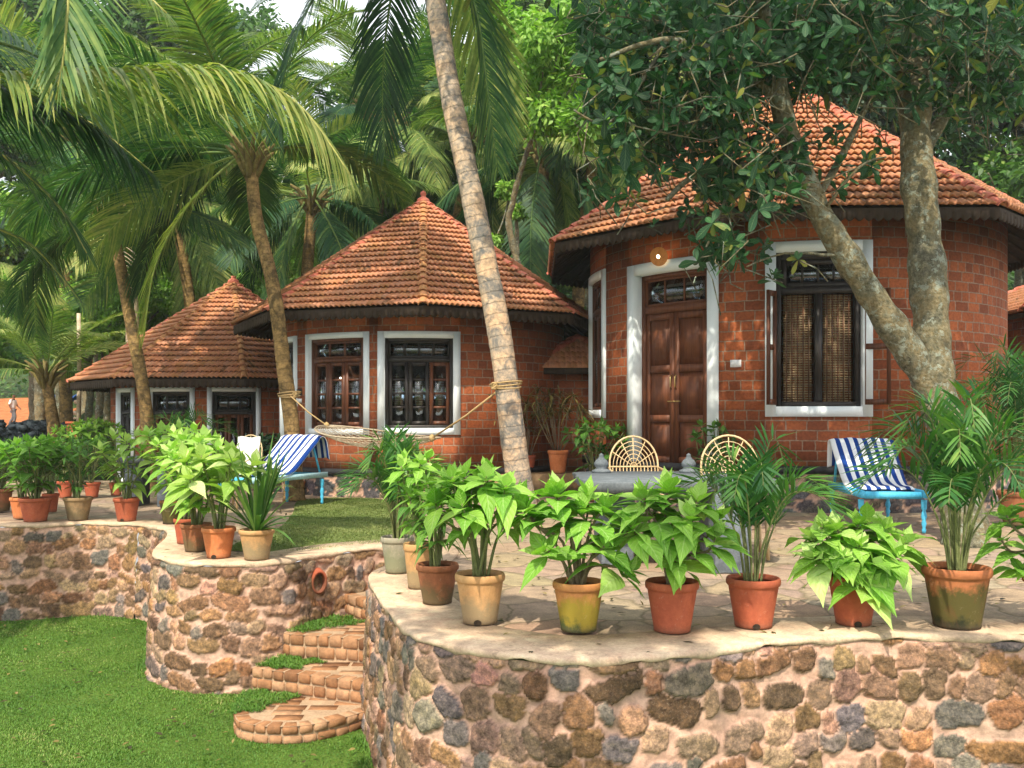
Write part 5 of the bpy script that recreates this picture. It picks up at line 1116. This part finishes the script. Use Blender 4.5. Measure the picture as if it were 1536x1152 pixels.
tf=[[(-2.05,6.75),(-1.95,6.62),(-1.84,6.66),(-1.78,6.8),(-1.66,6.95),(-1.6,7.06),(-1.8,7.13),(-2.05,7.2)],[(-1.98,7.26),(-1.8,7.18),(-1.66,7.17),(-1.6,7.3),(-1.46,7.4),(-1.6,7.46),(-1.78,7.5),(-1.84,7.6)],[(-1.84,7.62),(-1.66,7.55),(-1.56,7.7),(-1.4,7.8),(-1.22,7.95),(-1.35,8.05),(-1.6,8.25)]]
for i,(pl_,z_) in enumerate(zip(tf,(-.905,-.735,-.545))):
    g_=in_poly(pl_); f_=(lambda g:(lambda X,Y:g(X+.035*np.sin(Y*40)+.02*np.sin(Y*91),Y+.03*np.sin(X*37))&(np.random.default_rng(3).random(len(X))<.85)))(g_); xs=[p[0] for p in pl_]; ys=[p[1] for p in pl_]
    o=grass('step_grass',f_,6000,(min(xs),max(xs),min(ys),max(ys)),z_,.05,'grassb',10+i,['tuft of grass growing over the lowest brick step','strip of grass growing on the second brick step','strip of grass growing on the third brick step'][i])
wl=[tuple(p) for p in offset_path(LP,.07)[3*14:17*14]]+[tuple(p) for p in offset_path(LP,.15)[3*14:17*14]][::-1]
wf=in_poly(wl); grass('wall_foot_grass',lambda X,Y:wf(X,Y)&((np.sin(X*9)+np.sin(Y*7+X*4)+np.sin(X*23))>-.4),26000,(-7,-1.5,7.3,10.6),ZL,.085,'grassb',31,'longer uneven grass at the foot of the left stone wall')
wr=[tuple(p) for p in offset_path(RP,.06)[3*14:8*14]]+[tuple(p) for p in offset_path(RP,.16)[3*14:8*14]][::-1]
wg=in_poly(wr); grass('wall_foot_grass',lambda X,Y:wg(X,Y)&((np.sin(X*19)+np.sin(Y*13))>-.5),12000,(-1.4,-.2,4.6,7.3),ZL,.085,'grassb',32,'longer uneven grass at the foot of the right stone wall')
mb=MB(); r=np.random.default_rng(18); n=260; X=r.uniform(-5.5,-.9,n);Y=r.uniform(5.4,10,n); k=lp_(X,Y)&~stp(X,Y); X=X[k];Y=Y[k]; n=len(X)
leaves(mb,np.stack([X,Y,ZL+.035+0*X],1),np.stack([r.normal(0,1,n),r.normal(0,1,n),r.uniform(-.1,.25,n)],1),np.stack([r.normal(0,.2,n),r.normal(0,.2,n),1+0*X],1),r.uniform(.03,.07,n),.026,.05,r.random(n),'ovate',.3)
kind(mb.build('lawn_litter',M['bronze'],None,True),'stuff','a few dry leaves lying on the lower lawn')
# fallen leaves on the paving
mb=MB(); r=np.random.default_rng(8); n=620; X=r.uniform(-3.4,4.5,n);Y=r.uniform(4.6,13,n); pin=in_poly(allp+[(14,5.2),(16,18),(-16,18)]); k=pin(X,Y)&~up_(X,Y); X=X[k];Y=Y[k]; n=len(X)
leaves(mb,np.stack([X,Y,.012+0*X],1),np.stack([r.normal(0,1,n),r.normal(0,1,n),r.uniform(0,.15,n)],1),np.stack([r.normal(0,.15,n),r.normal(0,.15,n),1+0*X],1),r.uniform(.03,.075,n),.025,.05,r.random(n),'ovate',.3)
kind(mb.build('fallen_leaves',M['bronze'],None,True),'stuff','dry brown leaves scattered over the paving')
# ------------------------------------------------------------------ furniture
def lounger(label,loc,rz,sw=1.0):
    """planter style lounger: low painted frame, turned legs, reclined back with draped towel. +x is the foot end"""
    t=thing('garden_lounger',label,'lounger',loc,'striped garden loungers',rz); W=.31
    def part(fn,name,mat,smooth=False,par=None):
        m=MB(); fn(m); o=m.build(name,M[mat],None,smooth); o.parent=par or t; return o
    for s_ in (-1,1):
        part(lambda m:box(m,(-.72,s_*W-.022,.36),(.72,s_*W+.022,.43)),'side_rail','lblue' if s_*sw<0 else 'lblue')
        for x in (-.62,.62):
            part(lambda m:lathe(m,[(.0,0),(.018,0),(.022,.03),(.016,.06),(.026,.10),(.018,.13),(.030,.17),(.022,.21),(.016,.23),(.028,.25),(.030,.34)],(x,s_*W,0),10),'leg','blue',True)
    part(lambda m:box(m,(.60,-W+.03,.35),(.66,W-.03,.42)),'cross_rail','blue'); part(lambda m:box(m,(-.66,-W+.03,.35),(-.60,W-.03,.42)),'cross_rail','blue')
    def seat(m):
        for k in range(7): x=-.05+k*.095; box(m,(x,-W+.03,.385),(x+.07,W-.03,.405))
    part(seat,'seat','blue')
    def back(m):
        for s_ in (-1,1): tube(m,[(-.02,s_*(W-.055),.42),(-.62,s_*(W-.055),.88)],.020,6)
        for q in np.linspace(.1,.98,6):
            a=Vector((-.02,0,.42)).lerp(Vector((-.62,0,.88)),q); box(m,(a.x-.012,-W+.05,a.z-.03),(a.x+.012,W-.05,a.z+.03))
    bk=part(back,'backrest','blue')
    [part(lambda m:tube(m,[(-.60,s_*(W-.02),.42),(-.47,s_*(W-.02),.76)],.015,6),'back_prop','blue') for s_ in (-1,1)]
    m=MB(); prof=catmull([(-.74,0,.62),(-.70,0,.80),(-.655,0,.905),(-.55,0,.915),(-.32,0,.735),(-.08,0,.545),(.06,0,.47),(.20,0,.445),(.34,0,.44),(.40,0,.42)],6); n=len(prof); ny=22; V=[];UV=[]
    r=np.random.default_rng(int(abs(loc[0])*10)+3)
    for i,p in enumerate(prof):
        for j in range(ny):
            v=j/(ny-1)*2-1; q=i/(n-1); y=v*(W+.03)*(1+.03*math.sin(q*7)); dz=-.05*max(0,abs(v)-.80)*5*(.5+.5*(q>.35)) + .006*math.sin(v*9+q*15)
            V.append((p[0]+.010*math.sin(v*7+q*4),y,p[2]+dz)); UV.append((j/(ny-1),q,0))
    m.add(V,[(i*ny+j,i*ny+j+1,(i+1)*ny+j+1,(i+1)*ny+j) for i in range(n-1) for j in range(ny-1)],uv=UV)
    o=m.build('towel',M['towel'],None,True); o.location=loc; o.rotation_euler=(0,0,rz); md=o.modifiers.new('s','SOLIDIFY'); md.thickness=.012; return t,o
t,o=lounger('pale blue lounger under a striped towel in front of the middle hut',(-3.15,12.3,LZ),R_(-118))
tag(o,'blue and white striped towel draped over the lounger by the middle hut','towel','striped towels')
t,o=lounger('bright blue lounger at the right beside the forked tree',(3.95,10.15,LZ),R_(-96))
for c in t.children:
    if c.name.startswith('side_rail'): c.data.materials[0]=M['blue']
tag(o,'navy and white striped towel draped over the lounger beside the forked tree','towel','striped towels')
def stone_table(label,x0,x1,y0,y1,zt,th,seed,legs):
    t=thing('stone_table',label,'table',((x0+x1)/2,(y0+y1)/2,0),'stone tables'); r=np.random.default_rng(seed); m=MB(); n=40
    top=[];
    for k in range(n):
        a=2*PI*k/n; cx,cy=math.cos(a),math.sin(a); f=1/max(abs(cx),abs(cy)); f=min(f,1.28); jj=1+.018*math.sin(k*1.9+seed)+r.normal(0,.008); top.append(((x0+x1)/2+cx*f*(x1-x0)/2*jj,(y0+y1)/2+cy*f*(y1-y0)/2*jj))
    V=[];lv=[(1.0,zt),(1.006,zt-.012),(1.0+.0,zt-th*.5),(.985,zt-th)]
    for q,(sc,z) in enumerate(lv):
        for k,(x,y) in enumerate(top): V.append(((x0+x1)/2+(x-(x0+x1)/2)*(sc+(r.normal(0,.004) if q else 0)),(y0+y1)/2+(y-(y0+y1)/2)*sc,z+(r.normal(0,.004) if q>1 else 0)))
    Fs=[tuple(range(n))]+[(q*n+k,(q+1)*n+k,(q+1)*n+(k+1)%n,q*n+(k+1)%n) for q in range(3) for k in range(n)]+[tuple(range(3*n,4*n))[::-1]]
    m.add(V,Fs); m.build('table_top',M['granitetop'],t)
    for lo,hi in legs:
        m=MB(); box(m,lo,hi); o=m.build('leg',M['granite'],t); b=o.modifiers.new('b','BEVEL'); b.width=.012; b.segments=2
    return t
stone_table('long grey granite slab table on block legs on the right patio',.56,2.12,7.15,8.55,.70,.085,3,[((1.55,7.12,0),(1.83,7.75,.615)),((.72,7.5,0),(.98,8.2,.615))])
stone_table('small rough stone bench table behind the left row of pots',-5.25,-4.5,12.3,13.0,.66,.07,5,[((-4.72,12.4,0),(-4.56,12.9,.59)),((-5.15,12.4,0),(-5.0,12.9,.59))])
for px,py,lab in ((902,709,'left carved granite knob standing behind the stone table'),(1033,711,'right carved granite knob standing behind the stone table')):
    Yk=8.35; p=P(px,py,Yk); z0=.70; m=MB(); lathe(m,[(0,0),(.085,0),(.085,.02),(.06,.03),(.045,.04),(.062,.06),(.066,.085),(.05,.11),(.03,.125),(.018,.15),(.022,.16),(0,.175)],(p.x,p.y,z0),14); tag(m.build('granite_finial',M['granitetop'],None,True,loc=(p.x,p.y,z0)),lab,'finial','granite knobs on the table')
def rattan_chair(label,loc,rz,sc=1.0,seat_cloth=False):
    t=thing('rattan_chair',label,'chair',loc,'rattan chairs',rz); t.scale=(sc,sc,sc)
    def part(fn,name,mat='rattan'):
        m=MB(); fn(m); o=m.build(name,M[mat],None,True); o.parent=t; return o
    W=.24; zc=.72; lean=lambda z: .20+ (z-.42)*.22   # back plane y(z); chair faces -y
    def bp(x,z): return (x,lean(z),z)
    A=[(-W,.40),(-W,zc)]+[(-W*math.cos(a),zc+.27*math.sin(a)) for a in np.linspace(.15,PI-.15,15)]+[(W,zc),(W,.40)]
    part(lambda m:tube(m,[bp(*a) for a in A],.0095,8),'back_frame')
    def fan(m):
        tube(m,[bp(-W,zc-.03),bp(W,zc-.03)],.009,6)
        for k in range(1,7): rr=k/7; tube(m,[bp(-W*rr*math.cos(a),zc-.03+.29*rr*math.sin(a)) for a in np.linspace(0,PI,15)],.0048,5)
        for a in np.linspace(PI*.16,PI*.84,5): tube(m,[bp(0,zc-.03),bp(W*math.cos(a),zc-.01+.265*math.sin(a))],.0052,5)
        for x in np.linspace(-W+.03,W-.03,13): tube(m,[bp(x,.44),bp(x,zc-.03)],.0048,5)
    part(fan,'backrest')
    def seat(m):
        ring=[(x,y,.42) for x,y in [(-W,.20),(-W*1.05,-.05),(-W*.95,-.22),(0,-.27),(W*.95,-.22),(W*1.05,-.05),(W,.20)]]; tube(m,catmull(ring,4),.014,6)
        for y in np.linspace(-.22,.2,16): tube(m,[(-W,y,.425),(0,y,.412),(W,y,.425)],.009,5)
    part(seat,'seat')
    for x,y in ((-W,.22),(W,.22),(-W*.9,-.2),(W*.9,-.2)):
        part(lambda m:(tube(m,[(x*1.05,y*1.12,0),(x,y,.42)],.016,7),[tube(m,[(x*1.04+.017*math.cos(a)*.2,y*1.1,z-.006),(x*1.04,y*1.1,z+.006)],.021,7) for a,z in ((0,.1),(0,.36))]),'leg')
    part(lambda m:[tube(m,[(x,-.2,.42),(x*1.1,-.23,.58),(x*1.12,-.05,.66),(x*1.03,lean(.68),.68)],.012,6) for x in (-W,W)],'armrest')
    if seat_cloth:
        m=MB(); V=[];
        for i in range(9):
            for j in range(9): V.append((-.2+j*.05,lean(.5+i*.058)-.025-(i>7)*.01,.5+i*.058+.01*math.sin(j)))
        m.add(V,[(i*9+j,i*9+j+1,(i+1)*9+j+1,(i+1)*9+j) for i in range(8) for j in range(8)]); o=m.build('back_cloth',M['plate'],None,True); o.parent=t
    return t
rattan_chair('fan backed rattan chair on the left behind the granite table',(G(950,812).x+.05,9.0,LZ),R_(2),1.0)
rattan_chair('fan backed rattan chair at the right end of the granite table',(G(1093,842).x+.10,7.95,LZ),R_(-4),1.03)
rattan_chair('rattan chair with a white back cloth behind the left plants',(-3.62,12.2,LZ),R_(-25),.95,True)
# hammock
A_k=P(490,638,12.9); B_k=P(648,657,11.2); k1=P(436,594,13.2); k2=P(755,580,10.35)
ht=thing('rope_hammock','white net hammock slung between the two palms in front of the middle hut','hammock',tuple((A_k+B_k)/2))
m=MB(); ax=(B_k-A_k); side=ax.cross(Vector((0,0,1))).normalized(); nu,nv=34,14; gp={}
def hp(u,v):
    w=.62*math.sin(PI*min(max(u,.0),1))**.55 if 0<u<1 else 0.0
    base=A_k.lerp(B_k,u); sag=.22*math.sin(PI*u); return base+side*(v*w)+Vector((0,0,-sag+abs(v)**2*.16*math.sin(PI*u)))
for j in range(nv+1):
    v=j/nv*2-1; tube(m,[hp(u,v+ (.0 if i%2 else .5/nv*(abs(v)<1))) for i,u in enumerate(np.linspace(0,1,nu+1))],.004 if 0<j<nv else .011,4)
for i in range(2,nu-1):
    u=i/nu; tube(m,[hp(u+(.4/nu if k%2 else -.4/nu),k/nv*2-1) for k in range(nv+1)],.0038,4)
m.build('net',M['net'],ht,True)
for kk,k_,rr in ((A_k,k1,.012),(B_k,k2,.015)):
    m=MB(); tube(m,[kk,kk.lerp(k_,.5)-Vector((0,0,.025)),k_],rr*.8,6); lathe(m,[(0,-.05),(.03,-.03),(.04,0),(.03,.03),(0,.05)],kk,8); m.build('rope',M['rope'],ht,True)
for c,rad,tl in ((P(434,592,13.36),.15,.0),(P(759,578,10.42),.165,.02)):
    m=MB()
    for q in range(3): tube(m,[c+Vector((math.cos(a)*(rad+.006*q),math.sin(a)*(rad+.006*q),.022*q-.02+.02*math.sin(a*1+q))) for a in np.linspace(0,2*PI,22,endpoint=False)],.0095,6,closed=True)
    kx=c+Vector((-rad*.75 if rad>.155 else rad*.7,-rad*.75,-.01)); 
    for q in range(4): tube(m,[kx+Vector((.03*math.cos(a)*(1 if q%2 else .5),.02*math.sin(a),.035*math.sin(a+q*1.2))) for a in np.linspace(0,2*PI,10,endpoint=False)],.012,5,closed=True)
    m.build('rope_coil',M['rope'],ht,True)
# ------------------------------------------------------------------ far left: rocks, logs, tarp, post, person
def rockpile(label,pts,n,rad,seed,mat,name,cat):
    t=MB(); r=np.random.default_rng(seed)
    for i in range(n):
        q=r.random(); p=np.array(pts[0])*(1-q)+np.array(pts[1])*q+[0,r.normal(0,.25),r.uniform(0,pts[2])]
        k=[];s=r.uniform(.5,1.1)*rad; prof=[(0,-s*.7),(s*.7,-s*.5),(s,0),(s*.75,s*.5),(0,s*.65)]; lathe(t,prof,p,7,wob=.2)
        t.V[-1]=t.V[-1]+r.normal(0,s*.13,t.V[-1].shape)
    o=t.build(name,M[mat],None,False,loc=tuple(pts[0])); o['kind']='stuff'; o['label']=label; return o
rk=rockpile('heap of dark blue-grey rubble stones below the red earth bank',(P(-20,664,24.5),P(150,664,24.5),.50),420,.16,1,'rock','rubble_heap','x')
t=thing('log_pile','stack of pale cut logs on the red earth bank','logs',tuple(P(110,620,40)),None); m=MB(); r=np.random.default_rng(4)
for i in range(46):
    y=r.uniform(0,1.2); z=EYE+(625-r.uniform(596,634))/F*40; x0=((r.uniform(92,150))-768)/F*40; tube(m,[(x0,40+y,z),(x0+r.uniform(1.2,2.4),40+y+r.normal(0,.2),z-r.uniform(0,.25))],r.uniform(.05,.09),7)
m.build('logs',M['log'],t)
m=MB(); n=9; V=[((60+60*i/(n-1)-768)/F*44,44+.8*j/3,EYE+(625-(592-4*math.sin(i)))/F*44-abs(j-1.5)*.15+.1*math.sin(i*2+j)) for j in range(4) for i in range(n)]
m.add(V,[(j*n+i,j*n+i+1,(j+1)*n+i+1,(j+1)*n+i) for j in range(3) for i in range(n-1)]); o=m.build('blue_tarpaulin',M['tarp'],None,True,loc=V[0]); o.modifiers.new('s','SOLIDIFY').thickness=.02; tag(o,'crumpled blue tarpaulin on top of the far bank','tarpaulin')
m=MB(); q=P(110,680,18.5); box(m,(q.x-.09,q.y-.09,q.z),(q.x+.09,q.y+.09,EYE+(625-636)/F*18.5)); box(m,(q.x-.11,q.y-.11,EYE+(625-636)/F*18.5+.001),(q.x+.11,q.y+.11,EYE+(625-636)/F*18.5+.05)); tag(m.build('laterite_post',M['brickplain'] if 'brickplain' in M else M['terra'],None,loc=tuple(q)),'short red laterite gate post left of the far hut','post')
m=MB(); tube(m,[P(117,690,19.5),P(119,560,19.5),P(118,470,19.5)],[.05,.045,.04],8); tag(m.build('wooden_pole',M['log'],None,True,loc=tuple(P(117,690,19.5))),'thin pale upright pole beside the left hut eave','pole')
# person, about 45 px tall in the photo
pY=50.0; pz=float(hillz((19-768)/F*pY,pY))+.05; px_=(19-768)/F*pY
pt_=thing('person','person in white shirt and grey trousers walking on the red path','person',(px_,pY,pz))
def skinned(name,verts,edges,rads,mat):
    me=bpy.data.meshes.new(name); me.from_pydata(verts,edges,[]); me.materials.append(mat); o=bpy.data.objects.new(name,me); COL.objects.link(o); o.parent=pt_
    md=o.modifiers.new('skin','SKIN'); 
    if not me.skin_vertices: me.skin_vertices  # layer appears with the modifier
    for v,rr in zip(me.skin_vertices[0].data,rads): v.radius=(rr,rr)
    me.skin_vertices[0].data[0].use_root=True; sb=o.modifiers.new('sub','SUBSURF'); sb.levels=sb.render_levels=2; me.polygons.foreach_set('use_smooth',[True]*len(me.polygons)); md.use_smooth_shade=True; return o
bv=[(0,0,.92),(0,0,1.12),(.02,0,1.36),(.04,0,1.46),(.05,0,1.52),(.06,0,1.60),(.07,0,1.68),
 (.09,-.10,.86),(.20,-.11,.50),(.10,-.11,.10),(.22,-.11,.05), (-.02,.10,.86),(-.02,.10,.48),(-.26,.10,.12),(-.20,.10,.03),
 (.02,-.19,1.38),(-.06,-.25,1.12),(.08,-.24,.88),(.12,-.23,.80), (.02,.19,1.38),(.10,.25,1.12),(.28,.22,.96),(.34,.2,.90)]
be=[(0,1),(1,2),(2,3),(3,4),(4,5),(5,6),(0,7),(7,8),(8,9),(9,10),(0,11),(11,12),(12,13),(13,14),(2,15),(15,16),(16,17),(17,18),(2,19),(19,20),(20,21),(21,22)]
br_=[.10,.09,.09,.06,.055,.085,.075,.085,.06,.04,.03,.085,.06,.04,.03,.06,.042,.032,.03,.06,.042,.032,.03]
skinned('body',bv,be,br_,M['skin'])
skinned('shirt',[(0,0,.90),(.0,0,1.12),(.02,0,1.36),(.02,-.19,1.37),(-.05,-.25,1.14),(.02,.19,1.37),(.09,.25,1.14)],[(0,1),(1,2),(2,3),(3,4),(2,5),(5,6)],[.175,.17,.17,.09,.065,.09,.065],M['shirt'])
skinned('trousers',[(0,0,.94),(.09,-.10,.84),(.20,-.11,.50),(.11,-.11,.12),(-.02,.10,.84),(-.02,.10,.48),(-.24,.10,.14)],[(0,1),(1,2),(2,3),(0,4),(4,5),(5,6)],[.15,.105,.08,.065,.105,.08,.065],M['trouser'])
skinned('hair',[(.055,0,1.655),(.06,0,1.70)],[(0,1)],[.092,.075],M['hair'])
# ------------------------------------------------------------------ shade tree behind the camera whose crown dapples the wall
st2=thing('shade_tree','spreading tree beside the viewpoint that dapples the near terrace','tree',(4.6,-1.0,ZL))
m=MB(); limb(m,[(4.6,-1,ZL),(4.5,-.9,2),(4.0,-.6,4.2),(3.2,-.3,6)],.26,.12,12,1); limb(m,[(4.0,-.6,4.2),(2.4,.2,5.4),(.8,.6,6.2),(-.8,.8,6.6)],.12,.03,8,2); limb(m,[(4.0,-.6,4.2),(4.6,.6,5.4),(5.2,1.6,6.4)],.1,.03,8,3)
m.build('trunk',M['bark'],st2,True); lf=MB(); r=np.random.default_rng(12)
for i in range(SHN): 
    c=(r.uniform(-1.9,5.6),r.uniform(-1.4,1.6),r.uniform(5.0,7.2)); foliage_blob(lf,c,r.uniform(.28,.5),110,.17,r,Wd=.5)
lf.build('crown',M['jungle'],st2,True)
# ------------------------------------------------------------------ light, sky, camera
SUN=Vector((-.16,-.60,.79)).normalized()
w=bpy.data.worlds.new('World'); scn.world=w; w.use_nodes=True; nt=w.node_tree; nt.nodes.clear(); s=NT(nt)
sky=s.n('ShaderNodeTexSky',_sky_type='NISHITA',_sun_disc=False); sky.sun_elevation=math.asin(SUN.z); sky.sun_rotation=math.atan2(SUN.x,SUN.y); sky.dust_density=4.0; sky.air_density=1.2; sky.ozone_density=1.0
bg=s.n('ShaderNodeBackground',Strength=.15); hz=s.noise(1.6,5,nt.nodes.new('ShaderNodeTexCoord').outputs['Generated']); mxw=s.mix(s.ramp(hz.outputs[0],[(.35,(.35,.35,.35)),(.6,(.75,.75,.75))]),(1,1,1),(8.0,8.15,8.3)); nt.links.new(sky.outputs[0],mxw.node.inputs[6]); nt.links.new(mxw,bg.inputs[0]); o=nt.nodes.new('ShaderNodeOutputWorld'); nt.links.new(bg.outputs[0],o.inputs[0])
sl=bpy.data.lights.new('sun','SUN'); sl.energy=SUNE; sl.angle=math.radians(.6); sl.color=(1,.91,.74); so=bpy.data.objects.new('sun',sl); COL.objects.link(so); so.rotation_euler=SUN.to_track_quat('Z','Y').to_euler()
cam=bpy.data.cameras.new('camera'); co=bpy.data.objects.new('camera',cam); COL.objects.link(co); co.location=(0,0,EYE); co.rotation_euler=(R_(90),0,0); cam.sensor_width=36; cam.lens=36*F/1536; cam.shift_y=49/1536; cam.clip_start=.05; cam.clip_end=600
scn.camera=co
if HAZE>0:
    m,nt=newmat('haze_air'); q=nt.nodes.new('ShaderNodeVolumePrincipled'); q.inputs['Density'].default_value=HAZE; q.inputs['Color'].default_value=(.90,.96,1,1); q.inputs['Anisotropy'].default_value=.2
    ou=nt.nodes.new('ShaderNodeOutputMaterial'); nt.links.new(q.outputs[0],ou.inputs[1]); m_=MB(); box(m_,(-115,-18,-3),(115,125,42)); h_=m_.build('haze',m); kind(h_,'stuff','thin bright haze in the air between the palms')
    scn.cycles.volume_bounces=1
vs=scn.view_settings; vs.view_transform='Standard'; vs.look='None'; vs.gamma=1; vs.exposure=EXPO
scn.cycles.max_bounces=8; scn.cycles.transparent_max_bounces=12; scn.cycles.use_denoising=True
